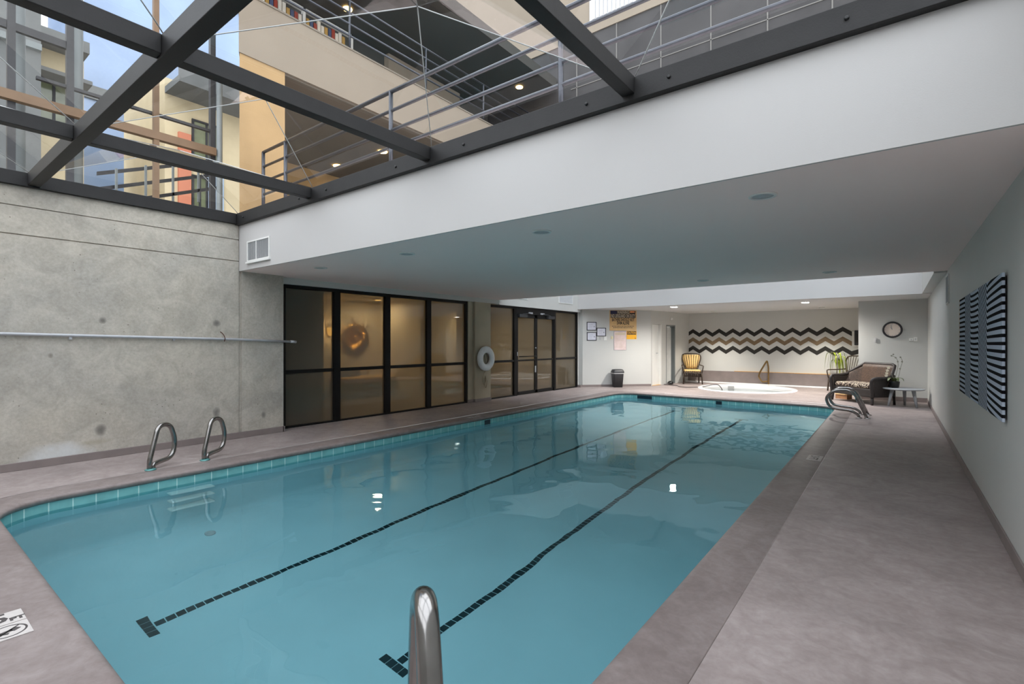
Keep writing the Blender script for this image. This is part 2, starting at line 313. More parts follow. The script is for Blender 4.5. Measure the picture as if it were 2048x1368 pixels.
# ---------------------------------------------------------------- geometry
class MB:
    def __init__(s): s.v = []; s.f = []; s.sm = []
    def add(s, vs, fs, smooth=False):
        o = len(s.v); s.v += [tuple(p) for p in vs]
        for f in fs: s.f.append(tuple(i+o for i in f)); s.sm.append(smooth)
        return s
    def box(s, x0, x1, y0, y1, z0, z1):
        v = [(x0,y0,z0),(x1,y0,z0),(x1,y1,z0),(x0,y1,z0),(x0,y0,z1),(x1,y0,z1),(x1,y1,z1),(x0,y1,z1)]
        return s.add(v, [(0,3,2,1),(4,5,6,7),(0,1,5,4),(1,2,6,5),(2,3,7,6),(3,0,4,7)])
    def obox(s, c, ux, uy, uz):
        """oriented box: centre and three half-extent vectors"""
        c, ux, uy, uz = map(Vector, (c, ux, uy, uz)); v = []
        for k in (-1,1):
            for a, b in ((-1,-1),(1,-1),(1,1),(-1,1)): v.append(c+ux*a+uy*b+uz*k)
        return s.add(v, [(0,3,2,1),(4,5,6,7),(0,1,5,4),(1,2,6,5),(2,3,7,6),(3,0,4,7)])
    def quad(s, *p): return s.add(p, [tuple(range(len(p)))])
    def prism(s, poly, z0, z1):
        n = len(poly)
        v = [(x,y,z0) for x, y in poly]+[(x,y,z1) for x, y in poly]
        return s.add(v, [tuple(reversed(range(n))), tuple(range(n,2*n))]+[(i,(i+1)%n,n+(i+1)%n,n+i) for i in range(n)])
    def extr(s, poly, d):
        """extrude a 3-D polygon by vector d"""
        n = len(poly); d = Vector(d); a = [Vector(p) for p in poly]
        return s.add(a+[p+d for p in a], [tuple(reversed(range(n))), tuple(range(n,2*n))]+[(i,(i+1)%n,n+(i+1)%n,n+i) for i in range(n)])
    def tube(s, pts, r, seg=12, closed=False, rs=None):
        P = [Vector(p) for p in pts]; n = len(P); V = []; F = []
        T = []
        for i in range(n):
            a = P[(i-1)%n] if (closed or i) else P[0]; b = P[(i+1)%n] if (closed or i < n-1) else P[-1]
            t = (b-a); T.append(t.normalized() if t.length > 1e-9 else Vector((0,0,1)))
        up = Vector((0,0,1)) if abs(T[0].z) < .9 else Vector((1,0,0))
        u = (up-T[0]*up.dot(T[0])).normalized()
        for i in range(n):
            u = (u-T[i]*u.dot(T[i])); u = u.normalized() if u.length > 1e-6 else T[i].orthogonal().normalized()
            w = T[i].cross(u); rr = rs[i] if rs else r
            for k in range(seg):
                a = 2*PI*k/seg; V.append(P[i]+u*(math.cos(a)*rr)+w*(math.sin(a)*rr))
        m = n if closed else n-1
        for i in range(m):
            for k in range(seg):
                j = (i+1)%n; F.append((i*seg+k, i*seg+(k+1)%seg, j*seg+(k+1)%seg, j*seg+k))
        s.add(V, F, True)
        if not closed:
            s.add(V[:seg], [tuple(reversed(range(seg)))]); s.add(V[-seg:], [tuple(range(seg))])
        return s
    def lathe(s, prof, c=(0,0,0), seg=32, ax='z', sx=1, sy=1):
        V = []; F = []; n = len(prof); c = Vector(c)
        for r, h in prof:
            for k in range(seg):
                a = 2*PI*k/seg; p = (r*math.cos(a)*sx, r*math.sin(a)*sy, h)
                if ax == 'x': p = (p[2], p[0], p[1])
                if ax == 'y': p = (p[0], p[2], p[1])
                V.append(c+Vector(p))
        for i in range(n-1):
            for k in range(seg):
                q = (i*seg+k, i*seg+(k+1)%seg, (i+1)*seg+(k+1)%seg, (i+1)*seg+k)
                F.append(q)
        s.add(V, F, True)
        s.add(V[:seg], [tuple(reversed(range(seg)))]); s.add(V[-seg:], [tuple(range(seg))])
        return s
    def torus(s, c, R, r, ax='x', seg=48, sg=16, squash=1):
        V = []; F = []; c = Vector(c)
        for i in range(seg):
            a = 2*PI*i/seg
            for k in range(sg):
                b = 2*PI*k/sg; d = R+r*math.cos(b); h = r*math.sin(b)*squash
                p = (d*math.cos(a), d*math.sin(a), h)
                if ax == 'x': p = (p[2], p[0], p[1])
                V.append(c+Vector(p))
        for i in range(seg):
            for k in range(sg): F.append((i*sg+k, ((i+1)%seg)*sg+k, ((i+1)%seg)*sg+(k+1)%sg, i*sg+(k+1)%sg))
        return s.add(V, F, True)
    def ring(s, c, u, v, prof, seg=32): pass
    def shift(s, d): s.v = [(a+d[0], b+d[1], c+d[2]) for a, b, c in s.v]; return s
    def xf(s, m): s.v = [tuple(m @ Vector(p)) for p in s.v]; return s
def link_mesh(name, mb, m, parent=None, bevel=0, recalc=True):
    me = bpy.data.meshes.new(name); me.from_pydata(mb.v, [], mb.f)
    me.polygons.foreach_set('use_smooth', mb.sm); me.update()
    if recalc:
        bm = bmesh.new(); bm.from_mesh(me); bmesh.ops.remove_doubles(bm, verts=bm.verts, dist=1e-6); bmesh.ops.recalc_face_normals(bm, faces=bm.faces); bm.to_mesh(me); bm.free()
    me.materials.append(m)
    o = bpy.data.objects.new(name, me); COL.objects.link(o)
    if parent is not None: o.parent = parent
    if bevel:
        b = o.modifiers.new('Bevel', 'BEVEL'); b.width = bevel; b.segments = 2; b.limit_method = 'ANGLE'; b.angle_limit = math.radians(40)
    return o
def thing(name, label, cat, loc=(0,0,0), rz=0, group=None):
    o = bpy.data.objects.new(name, None); COL.objects.link(o); o.empty_display_size = .1
    o.location = loc; o.rotation_euler = (0,0,rz); o['label'] = label; o['category'] = cat
    if group: o['group'] = group
    return o
def wpart(name, mb, m, root, bevel=0, **k):
    """part whose vertices are given in world space, under a root that is only moved (not turned)"""
    t = Vector((0,0,0)); p = root
    while p is not None: t += p.location; p = p.parent
    mb.shift((-t.x,-t.y,-t.z)); return link_mesh(name, mb, m, root, bevel, **k)
def part(name, mb, m, root, bevel=0, label=None, **k):
    o = link_mesh(name, mb, m, root, bevel, **k)
    if label: o['label'] = label
    return o
def tag(o, label, cat, group=None, kind=None):
    o['label'] = label; o['category'] = cat
    if group: o['group'] = group
    if kind: o['kind'] = kind
    return o
def struct(name, mb, m, bevel=0, parent=None):
    o = link_mesh(name, mb, m, parent, bevel)
    if parent is None: o['kind'] = 'structure'
    return o
def sroot(name, loc=(0,0,0)):
    o = bpy.data.objects.new(name, None); COL.objects.link(o); o.location = loc; o['kind'] = 'structure'; return o
def copy_tree(o, parent=None):
    c = o.copy(); COL.objects.link(c)
    if parent is not None: c.parent = parent
    for ch in list(o.children): copy_tree(ch, c)
    return c
def fillet(pts, r, n=6, closed=False):
    P = [Vector(p) for p in pts]; out = []; N_ = len(P)
    for i in range(N_):
        if not closed and i in (0, N_-1): out.append(P[i]); continue
        a, b, c = P[(i-1)%N_], P[i], P[(i+1)%N_]
        d1, d2 = (a-b), (c-b); q = min(r, d1.length*.48, d2.length*.48)
        p1, p2 = b+d1.normalized()*q, b+d2.normalized()*q
        for k in range(n+1):
            t = k/n; out.append(p1*(1-t)**2+b*2*t*(1-t)+p2*t*t)
    return out
def catmull(pts, n=6, closed=False):
    P = [Vector(p) for p in pts]; N_ = len(P); out = []
    for i in range(N_ if closed else N_-1):
        p0 = P[(i-1)%N_] if (closed or i) else P[0]; p1 = P[i]; p2 = P[(i+1)%N_]; p3 = P[(i+2)%N_] if (closed or i+2 < N_) else P[-1]
        for k in range(n):
            t = k/n
            out.append(.5*((2*p1)+(p2-p0)*t+(2*p0-5*p1+4*p2-p3)*t*t+(-p0+3*p1-3*p2+p3)*t**3))
    if not closed: out.append(P[-1])
    return out
def text_mb(txt, size, mtx, depth=.001, bold=0, align='CENTER', fit=None):
    cu = bpy.data.curves.new('t', 'FONT'); cu.body = txt; cu.size = size; cu.extrude = depth; cu.offset = bold
    cu.align_x = align; cu.align_y = 'CENTER'; cu.resolution_u = 2
    o = bpy.data.objects.new('t', cu); COL.objects.link(o); bpy.context.view_layer.update()
    me = bpy.data.meshes.new_from_object(o.evaluated_get(bpy.context.evaluated_depsgraph_get()))
    mb = MB(); mb.add([v.co[:] for v in me.vertices], [tuple(p.vertices) for p in me.polygons])
    bpy.data.objects.remove(o); bpy.data.curves.remove(cu); bpy.data.meshes.remove(me)
    if fit:
        xs = [v[0] for v in mb.v]; k = fit/max(1e-6, max(xs)-min(xs)); mb.v = [(a*k,b,c) for a,b,c in mb.v]
    return mb.xf(mtx)
def poly_with_holes(name, outer, holes, z, m):
    bm = bmesh.new(); es = []
    for loop in [outer]+holes:
        vs = [bm.verts.new((x,y,z)) for x, y in loop]
        es += [bm.edges.new((vs[i], vs[(i+1)%len(vs)])) for i in range(len(vs))]
    bmesh.ops.triangle_fill(bm, use_beauty=True, edges=es)
    for f in bm.faces:
        if f.normal.z < 0: f.normal_flip()
    me = bpy.data.meshes.new(name); bm.to_mesh(me); bm.free(); me.materials.append(m)
    o = bpy.data.objects.new(name, me); COL.objects.link(o); return o
def rrect(x0, x1, y0, y1, r, n=8):
    out = []
    for cx, cy, a0 in ((x1-r,y1-r,0),(x0+r,y1-r,PI/2),(x0+r,y0+r,PI),(x1-r,y0+r,1.5*PI)):
        for k in range(n+1):
            a = a0+PI/2*k/n; out.append((cx+r*math.cos(a), cy+r*math.sin(a)))
    return out
def area(name, loc, rot, size, power, rgb=(1,1,1), sy=None, shape='SQUARE'):
    l = bpy.data.lights.new(name, 'AREA'); l.energy = power; l.size = size; l.color = rgb; l.shape = shape
    if sy: l.shape = 'RECTANGLE'; l.size_y = sy
    o = bpy.data.objects.new(name, l); COL.objects.link(o); o.location = loc; o.rotation_euler = rot; return o

# ---------------------------------------------------------------- camera
H = 1.35
cam = bpy.data.cameras.new('camera'); cam.sensor_width = 36; cam.lens = 36*995.7/2048; cam.clip_start = .05; cam.clip_end = 200
co = bpy.data.objects.new('camera', cam); COL.objects.link(co)
co.location = (0,0,H); co.rotation_euler = (PI/2,0,math.atan(765/995.7)); S.camera = co

# ---------------------------------------------------------------- key dimensions (metres)
XR, XL, XWIN = .585, -7.3, -7.56        # right wall, concrete wall, window wall
YS0, YS1 = 3.213, 9.2                   # low ceiling slab over the middle of the pool
YB = 13.0                               # beam in front of the alcove
YFAR, YCL = 17.15, 14.4                # chevron wall, clock wall
ZC, ZA = 2.345, 2.315                   # slab underside, alcove ceiling
ZROOF = 3.16
YBACK = -3.1
PX0, PX1, PY0, PY1, ZW, ZF = -5.88, -.965, .64, 12.5, -.14, -1.42
CW = .315                               # coping width

# ---------------------------------------------------------------- floor, pool
pool_in = rrect(PX0, PX1, PY0, PY1, .42)
cop_out = rrect(PX0-CW, PX1+CW, PY0-CW, PY1+CW, .42+CW)
deck_hole = rrect(PX0-CW-.005, PX1+CW+.005, PY0-CW-.005, PY1+CW+.005, .425+CW)
SPA = (-3.4, 15.5, 1.28, 1.33)
spa_loop = [(SPA[0]+SPA[2]*math.cos(2*PI*k/64), SPA[1]+SPA[3]*math.sin(2*PI*k/64)) for k in range(64)]
fl = poly_with_holes('floor', [(-7.75,YBACK-.2),(.75,YBACK-.2),(.75,17.4),(-7.75,17.4)], [deck_hole, spa_loop], 0, M['deck']); fl['kind'] = 'structure'
jb = MB(); n = len(cop_out); inner = rrect(PX0-CW+.03, PX1+CW-.03, PY0-CW+.03, PY1+CW-.03, .39+CW); outer = rrect(PX0-CW-.05, PX1+CW+.05, PY0-CW-.05, PY1+CW+.05, .47+CW)
jb.add([(x,y,-.012) for x,y in inner]+[(x,y,-.012) for x,y in outer], [(i,(i+1)%n,n+(i+1)%n,n+i) for i in range(n)])
o = struct('trim_1', jb, M['gap'])

pool = thing('swimming_pool', 'long aqua swimming pool sunk in the mauve deck with two dark lane lines', 'swimming pool', ((PX0+PX1)/2, (PY0+PY1)/2, ZF))
# coping ring with a bullnose edge
prof = [(0,-.012),(0,-.001),(.004,0)]+[(CW-.05,0)]+[(CW-.05+.05*math.sin(a), -.028+.028*math.cos(a)) for a in [PI/2*k/5 for k in range(1,6)]]+[(CW-.002,-.045),(CW-.02,-.062),(CW-.06,-.064)]
V = []; F = []
for d, z in prof:
    loop = rrect(PX0-CW+d, PX1+CW-d, PY0-CW+d, PY1+CW-d, .42+CW-d); V += [(x,y,z) for x,y in loop]
for i in range(len(prof)-1):
    for k in range(n): F.append((i*n+k, i*n+(k+1)%n, (i+1)*n+(k+1)%n, (i+1)*n+k))
cb = MB(); cb.add(V, F, True)
wpart('coping', cb, M['coping'], pool)
# basin walls under the tile band and floor
def wall_loop(d, z, r=.42): return [(x,y,z) for x,y in rrect(PX0-d, PX1+d, PY0-d, PY1+d, r+d)]
a, b = wall_loop(.03,-.24), wall_loop(.03,ZF+.12); c = wall_loop(-.09,ZF)
bb = MB(); bb.add(a+b+c, [(i,(i+1)%n,n+(i+1)%n,n+i) for i in range(n)]+[(n+i,n+(i+1)%n,2*n+(i+1)%n,2*n+i) for i in range(n)], True)
bb.add(c, [tuple(range(n))])
wpart('basin', bb, M['basin'], pool)
# waterline tiles: two long sides and two short sides
a, b = wall_loop(.028,-.058), wall_loop(.028,-.245)
sides = {}
for i in range(n):
    j = (i+1)%n; t = Vector(a[j])-Vector(a[i]); m_ = (Vector(a[j])+Vector(a[i]))/2
    key = ('y', m_.x > -3) if abs(t.y) > abs(t.x) else ('x', m_.y > 6)
    sides.setdefault(key, MB()).quad(a[i],a[j],b[j],b[i])
for key, mb in sides.items(): wpart('waterline_tile', mb, M['tile_'+key[0]], pool)
# lane lines: single tiles with grout gaps, T ends
def lane(x, y0, y1, ylast):
    mb = MB(); z = ZF+.004; w = .058; y = y0
    while y < y1:
        mb.box(x-w/2, x+w/2, y+.004, min(y+.062,y1), ZF, z); y += .066
    for k in range(4):
        xx = x-.132+k*.066; mb.box(xx+.003, xx+.063, y0-.07, y0-.006, ZF, z)
    for k in range(4):
        xx = x-.132+k*.066; mb.box(xx+.003, xx+.063, y1+.006, y1+.07, ZF, z)
    return mb
wpart('lane_line', lane(-4.25, 1.28, 12.0, 0), M['linetile'], pool)
wpart('lane_line', lane(-2.645, 2.19, 11.6, 0), M['linetile'], pool)
for k in range(3):
    z = -.33-.27*k
    wpart('wall_step', MB().box(PX0-.03, PX0+.11, 1.88, 2.3, z-.04, z), M['step'], pool, .02)
# marker tiles in the waterline, skimmer mouth, return fitting
def wallmark(y): return MB().box(PX0-.03, PX0-.024, y-.08, y+.08, -.235, -.075)
wpart('depth_tile', wallmark(6.95), M['darktile'], pool)
wpart('depth_tile', MB().box(-3.42, -3.28, PY1+.024, PY1+.03, -.235, -.075), M['darktile'], pool)
wpart('skimmer_mouth', MB().box(-5.42, -5.02, PY1+.02, PY1+.032, -.2, -.07), M['darktile'], pool)
wpart('floor_drain', MB().lathe([(.05,ZF),(.05,ZF+.012),(.03,ZF+.016)], (-5.45,2.12,0), 24), M['vent'], pool)
wm = MB(); wl = rrect(PX0-.025, PX1+.025, PY0-.025, PY1+.025, .44); wm.add([(x,y,ZW) for x,y in wl], [tuple(range(len(wl)))])
tag(link_mesh('pool_water', wm, M['water'], recalc=False), 'still blue green water filling the swimming pool', 'water', kind='stuff')

# ---------------------------------------------------------------- room shell
T = .3
struct('wall_left', MB().box(XL-T, XL, YBACK, 3.205, 0, 2.475).box(XL-T, XL-.018, YBACK, 3.205, 2.475, 2.487).box(XL-T, XL, YBACK, 3.205, 2.487, 2.777).box(XL-T, XL-.018, YBACK, 3.205, 2.777, 2.787)
       .box(XL-T, XL, YBACK, 3.205, 2.787, ZROOF-.1).box(XL-T, XL-.02, 3.205, 3.245, 0, ZC).box(XL-T, XL, 3.245, 3.85, 0, ZC), M['concrete'])
struct('wall_left_header', MB().box(XWIN-T, -7.44, 3.85, YS1, 2.25, ZC).box(XWIN-T, -7.44, YS1, YB+.03, 2.235, ZROOF), M['white_wall'])
struct('wall_well_left', MB().box(XWIN-T, -7.44, 7.0, YS1, 2.72, ZROOF), M['white_wall'])  # side of the added well widening above the thinned slab
struct('wall_left_pier', MB().box(XWIN-T, -7.44, 8.33, 8.87, 0, 2.25).box(XWIN-T, -7.49, 8.16, 8.33, 0, 2.25), M['pier'])
struct('wall_left_return', MB().box(-7.85, -7.54, YB, YB+.12, 0, 2.24).prism([(-7.85,YB+.12),(-7.41,YB+.12),(-7.41,YB+.16),(-7.43,YB+.4),(-7.85,YB+.4)], 0, 2.6), M['white_wall'])
struct('wall_right', MB().box(XR, XR+T, YBACK, YCL+.3, 0, ZROOF+.04), M['white_wall'])
struct('wall_near', MB().box(XL-T, XR+T, YBACK-.2, YBACK, 0, ZROOF+.04), M['white_wall'])
WA, WB = (-5.93,14.72), (-5.57,YFAR)    # passage wall with the two doorways
DW = Vector((WB[0]-WA[0], WB[1]-WA[1], 0)); LW = DW.length; DW.normalize(); NW = Vector((-DW.y, DW.x, 0))   # NW points away from the room
struct('wall_diagonal', MB().prism([(-7.43,13.12),(-5.93,14.72),(-6.15,14.9),(-7.7,13.3)], 0, 2.6), M['white_wall'])
def wseg(s0, s1, z0, z1, d0=0, d1=.18):
    A = Vector((WA[0],WA[1],0)); p = [A+DW*s0+NW*d0, A+DW*s1+NW*d0, A+DW*s1+NW*d1, A+DW*s0+NW*d1]
    return [(q.x,q.y) for q in p]
mb = MB()
for s0, s1, z0, z1 in ((0,.07,0,2.6),(.07,.62,1.905,2.6),(.62,.92,0,2.6),(.92,1.52,1.9,2.6),(1.52,LW,0,2.6)): mb.prism(wseg(s0,s1,z0,z1), z0, z1)
struct('wall_passage', mb, M['white_wall'])
struct('wall_far', MB().box(-6.4, .9, YFAR, YFAR+.2, 0, 2.6), M['white_wall'])
struct('wall_alcove_side', MB().box(-.68, XR, YCL, YFAR, 0, 2.6), M['white_wall'])
struct('ceiling_slab', MB().box(XL-T-.3, XR+T, YS0+.02, 7.0, ZC, ZROOF).box(XL-T-.3, XR+T, 7.0, YS1, ZC, 2.72), M['slab_paint'])  # unseen far end thinned so the well takes in more daylight
struct('wall_slab_face', MB().box(XL-T-.3, XR+T, YS0, YS0+.02, ZC, ZROOF), M['soffit'])
struct('ceiling_alcove', MB().box(-8.0, XR+T, YB+.02, YFAR+.2, ZA, ZROOF), M['white_ceiling'])
struct('wall_beam', MB().box(-7.44, XR, YB-.12, YB+.02, ZA, ZROOF+.02), M['soffit'])
struct('wall_well_right', MB().box(.44, XR, YS1, YB-.12, ZA+.01, ZROOF).box(.44, XR, 7.0, YS1, 2.72, ZROOF), M['white_wall'])
# backs behind doorways
struct('wall_passage_back', MB().prism(wseg(-.1, 1.7, 0, 0, .5, .56), 0, 2.6), M['white_wall'])
# mauve baseboards
bh = .085
struct('baseboard_left', MB().box(XL, XL+.02, YBACK, 3.85, 0, bh).box(XWIN, XL+.02, 3.83, 3.865, 0, bh), M['mauve_base'], .004)
struct('baseboard_pier', MB().box(XWIN, -7.425, 8.315, 8.885, 0, .07).box(XWIN,-7.475,8.15,8.33,0,.07), M['mauve_base'], .004)
struct('baseboard_right', MB().box(XR-.012, XR, YBACK, YCL, 0, .085), M['mauve_base'], .003)
struct('baseboard_clock', MB().box(-.69, XR, YCL-.012, YCL, 0, .1).box(-.692,-.68,YCL,YFAR,0,.1), M['mauve_base'], .003)
q = Vector((1.5,1.6,0)).normalized(); nrm = Vector((q.y,-q.x,0))
p0, p1 = Vector((-7.43,13.12,0)), Vector((-5.93,14.72,0))
struct('baseboard_diagonal', MB().prism([tuple((p0+nrm*.014)[:2]), tuple((p1+nrm*.014)[:2]), tuple(p1[:2]), tuple(p0[:2])], 0, .065).box(XWIN,-7.41,YB-.012,YB+.14,0,.065), M['mauve_base'])
struct('baseboard_far', MB().box(-5.6, -.68, YFAR-.05, YFAR, .045, .40), M['mauve_base'], .006)
struct('trim_2', MB().box(-5.6, -.68, YFAR-.2, YFAR-.04, 0, .045), M['tub'], .01)
struct('trim_3', MB().box(-4.1, -.68, YFAR-.055, YFAR, .40, .416), M['gold_trim'])

# painted chevrons on the far wall
for zi, key in ((0,'black_paint'),(1,'tan_paint'),(2,'black_paint')):
    mb = MB(); per = .4245; amp = .14; th = .132; zt = 1.79-.28*zi
    def zz(x):
        t = ((x+5.426)/per)%1.0; return zt-amp*(1-abs(2*t-1)) 
    xs = sorted(set([-5.57]+[-5.426+per/2*k for k in range(0,22) if -5.57 < -5.426+per/2*k < (-.93 if zi<2 else -.69)]+[(-.93 if zi<2 else -.69)]))
    for a, b in zip(xs, xs[1:]):
        mb.extr([(a,YFAR-.003,zz(a)),(b,YFAR-.003,zz(b)),(b,YFAR-.003,zz(b)-th),(a,YFAR-.003,zz(a)-th)], (0,.0035,0))
    o = struct('trim_%d' % (4+zi), mb, M[key])

# ---------------------------------------------------------------- window walls
def glazing(name, ys, zb, zt, ztr, xg=XWIN):
    """black framed run of fixed bays, each an upper and a lower pane; ys = bay edges"""
    r = sroot(name, (xg, (ys[0]+ys[-1])/2, 0))
    fr = MB().box(xg-.03, xg+.045, ys[0], ys[-1], zt-.055, zt).box(xg-.03, xg+.045, ys[0], ys[-1], zb, zb+.03)
    wpart('frame_rail', fr, M['black_metal'], r)
    for k, y in enumerate(ys):
        w = .06; y0 = y-w if k == len(ys)-1 else (y if k == 0 else y-w); y1 = y if k == len(ys)-1 else (y+w if k else y+.012)
        wpart('mullion', MB().box(xg-.03, xg+.05, y0, y1, zb, zt), M['black_metal'], r, .003)
    for a, b in zip(ys, ys[1:]):
        a2, b2 = a+.05, b-.05
        if a == ys[0]: a2 = a+.012
        wpart('transom', MB().box(xg-.03, xg+.04, a2-.01, b2+.01, ztr-.028, ztr+.028), M['black_metal'], r, .003)
        for z0, z1 in ((zb+.03, ztr-.028), (ztr+.028, zt-.055)):
            wpart('pane', MB().box(xg-.004, xg, a2-.012, b2+.012, z0-.005, z1+.005), M['frost'], r)
    return r
glazing('window_1', [3.985, 4.905, 5.97, 7.01, 8.155], 0, 2.25, .88)
def glazing_simple(name, ys, zt): return glazing(name, ys, 0, zt, .88)
glazing_simple('window_2', [8.87, 9.93], 2.235)
glazing_simple('window_3', [11.78, 13.0], 2.235)
# double glass doors
dr = sroot('door_1', (XWIN, 10.85, 0))
wpart('door_frame', MB().box(XWIN-.03,XWIN+.055,9.93,11.78,2.06,2.235).box(XWIN-.03,XWIN+.05,9.93,10.0,0,2.1).box(XWIN-.03,XWIN+.05,11.71,11.78,0,2.1), M['black_metal'], dr, .003)
for a, b in ((10.0,10.85),(10.86,11.71)):
    lf = wpart('door_leaf', MB().box(XWIN-.01,XWIN+.03,a,a+.055,.01,2.06).box(XWIN-.01,XWIN+.03,b-.055,b,.01,2.06).box(XWIN-.01,XWIN+.03,a,b,1.97,2.06).box(XWIN-.01,XWIN+.03,a,b,.01,.09).box(XWIN-.01,XWIN+.035,a,b,.86,.9), M['black_metal'], dr, .003)
    wpart('pane', MB().box(XWIN,XWIN+.006,a+.05,b-.05,.08,1.98), M['frost'], lf)
for a, b, arm in ((10.02,10.36,10.55),(11.33,11.66,11.1)):
    c = wpart('door_closer', MB().box(XWIN+.03,XWIN+.11,a,b,1.975,2.055), M['darkbin'], dr, .01)
    m = (a+b)/2
    wpart('closer_arm', MB().tube([(XWIN+.07,m,2.06),(XWIN+.13,(m+arm)/2,2.075),(XWIN+.06,arm,2.09)], .009, 8), M['darkbin'], c)
    wpart('closer_bracket', MB().box(XWIN+.055,XWIN+.075,arm-.09,arm+.09,2.08,2.12), M['galv'], dr)
wpart('push_bar', MB().tube([(XWIN+.07,10.05,.98),(XWIN+.07,10.8,.98)], .012, 8), M['black_metal'], dr)
wpart('lock_plate', MB().box(XWIN+.03,XWIN+.037,10.79,10.84,.55,.72).box(XWIN+.03,XWIN+.05,10.8,10.83,1.18,1.21), M['galv'], dr)
wpart('hinge', MB().box(XWIN+.05,XWIN+.062,9.975,10.0,1.0,1.1), M['galv'], dr)

# white door standing ajar and the curtained closet in the passage wall
def wloc(s, d=0, z=0): p = Vector((WA[0],WA[1],0))+DW*s+NW*d; return (p.x,p.y,z)
d2 = sroot('door_2', wloc(.07))
def wbox(s0, s1, d0, d1, z0, z1): return MB().prism(wseg(s0,s1,0,0,d0,d1), z0, z1)
wpart('door_leaf', wbox(.075,.37,.03,.07,.01,1.9), M['white_door'], d2, .003)
wpart('door_leaf', wbox(.385,.55,.06,.10,.01,1.9), M['white_door'], d2, .003)
wpart('door_jamb', wbox(.56,.62,-.01,.12,0,1.9), M['white_door'], d2)
wpart('handle', MB().tube([wloc(.355,.02,1.0),wloc(.355,-.03,1.0),wloc(.30,-.03,1.0)], .012, 8), M['galv'], d2)
wpart('threshold', wbox(.07,.62,-.01,.12,0,.012), M['gold_trim'], d2)
d3 = sroot('door_3', wloc(.92))
wpart('door_jamb', wbox(.92,.96,.0,.17,0,1.9), M['grey_post'], d3)
wpart('door_jamb', wbox(1.48,1.52,.0,.17,0,1.9), M['grey_post'], d3)
wpart('head_jamb', wbox(.92,1.52,.0,.17,1.86,1.9), M['grey_post'], d3)
cu = MB(); pts = []
for k in range(49):
    s = .97+.42*k/48; pts.append(wloc(s, .10+.022*math.sin(k*1.15)))
V = [(p[0],p[1],.03) for p in pts]+[(p[0],p[1],1.83) for p in pts]
cu.add(V, [(i,i+1,49+i+1,49+i) for i in range(48)], True)
wpart('curtain', cu, M['curtain'], d3)

# ---------------------------------------------------------------- skylight
XG = [XL, -5.4, -3.41, -1.43, XR]; YG = [YS0, 1.1, -1.0, YBACK]
sk = sroot('window_4', (-3.4, 0, 3.0))
zb, zt = 3.0, 3.135
wpart('frame_rail', MB().box(XL-.03,XR+.03,YS0-.06,YS0,zb-.02,zt), M['skylight_metal'], sk, .004)
wpart('frame_rail', MB().box(XL-.05,XL+.05,YBACK,YS0-.06,zb-.01,zt), M['skylight_metal'], sk, .004)
wpart('frame_rail', MB().box(XR-.06,XR,YBACK,YS0-.06,zb-.01,zt), M['skylight_metal'], sk, .004)
wpart('frame_rail', MB().box(XL-.03,XR,YBACK,YBACK+.06,zb-.01,zt), M['skylight_metal'], sk, .004)
for x in XG[1:4]:
    for k in range(3):
        r_ = wpart('rafter', MB().box(x-.045,x+.045,YG[k+1]+(.05 if k<2 else .06),YG[k]-(.06 if k==0 else .05),zb+.02,zt), M['skylight_metal'], sk, .004)
for y in YG[1:3]: wpart('purlin', MB().box(XL+.05,XR-.06,y-.05,y+.05,zb+.005,zt), M['skylight_metal'], sk, .004)
for x in (-7.05,-5.62,-5.05,-3.85,-2.95,-1.75,-1.15,-.2,.25): wpart('bolt', MB().lathe([(.012,0),(.012,.008),(.006,.012)], (0,0,0), 10, 'y').xf(Matrix.Translation((x,YS0-.06,3.055)) @ Matrix.Rotation(PI,4,'Z')), M['bolt'], sk)
for i in range(4):
    for k in range(3):
        x0, x1 = XG[i]+.03, XG[i+1]-.03; y1, y0 = YG[k]-.03, YG[k+1]+.03; z0 = zt+.002
        c = ((x0+x1)/2,(y0+y1)/2,z0+.36); e = .06
        a = [(x0,y0,z0),(x1,y0,z0),(x1,y1,z0),(x0,y1,z0)]; b = [(x0+e,y0+e,z0+.025),(x1-e,y0+e,z0+.025),(x1-e,y1-e,z0+.025),(x0+e,y1-e,z0+.025)]
        mb = MB(); mb.add(a+b+[c], [(j,(j+1)%4,4+(j+1)%4,4+j) for j in range(4)]+[(4+j,4+(j+1)%4,8) for j in range(4)])
        pn = wpart('pane', mb, M['sky_pane'], sk)
        for j in range(4):
            p, q = Vector(a[j]), Vector(c); m = Vector(b[j])
            rb = MB().tube([p,m,q], .004, 6); wpart('ridge', rb, M['ridge'], pn)
# glass over the light well near the alcove, widened to let in more daylight
w5 = sroot('window_5', (-3.4,11.1,ZROOF))
wpart('pane', MB().box(-7.44,.44,7.0,YB-.12,ZROOF+.005,ZROOF+.013), M['well_pane'], w5)
wpart('glazing_bar', MB().box(-4.84,-4.78,7.0,YB-.12,ZROOF-.06,ZROOF+.004), M['skylight_metal'], w5)
wpart('glazing_bar', MB().box(-2.24,-2.18,7.0,YB-.12,ZROOF-.06,ZROOF+.004), M['skylight_metal'], w5)

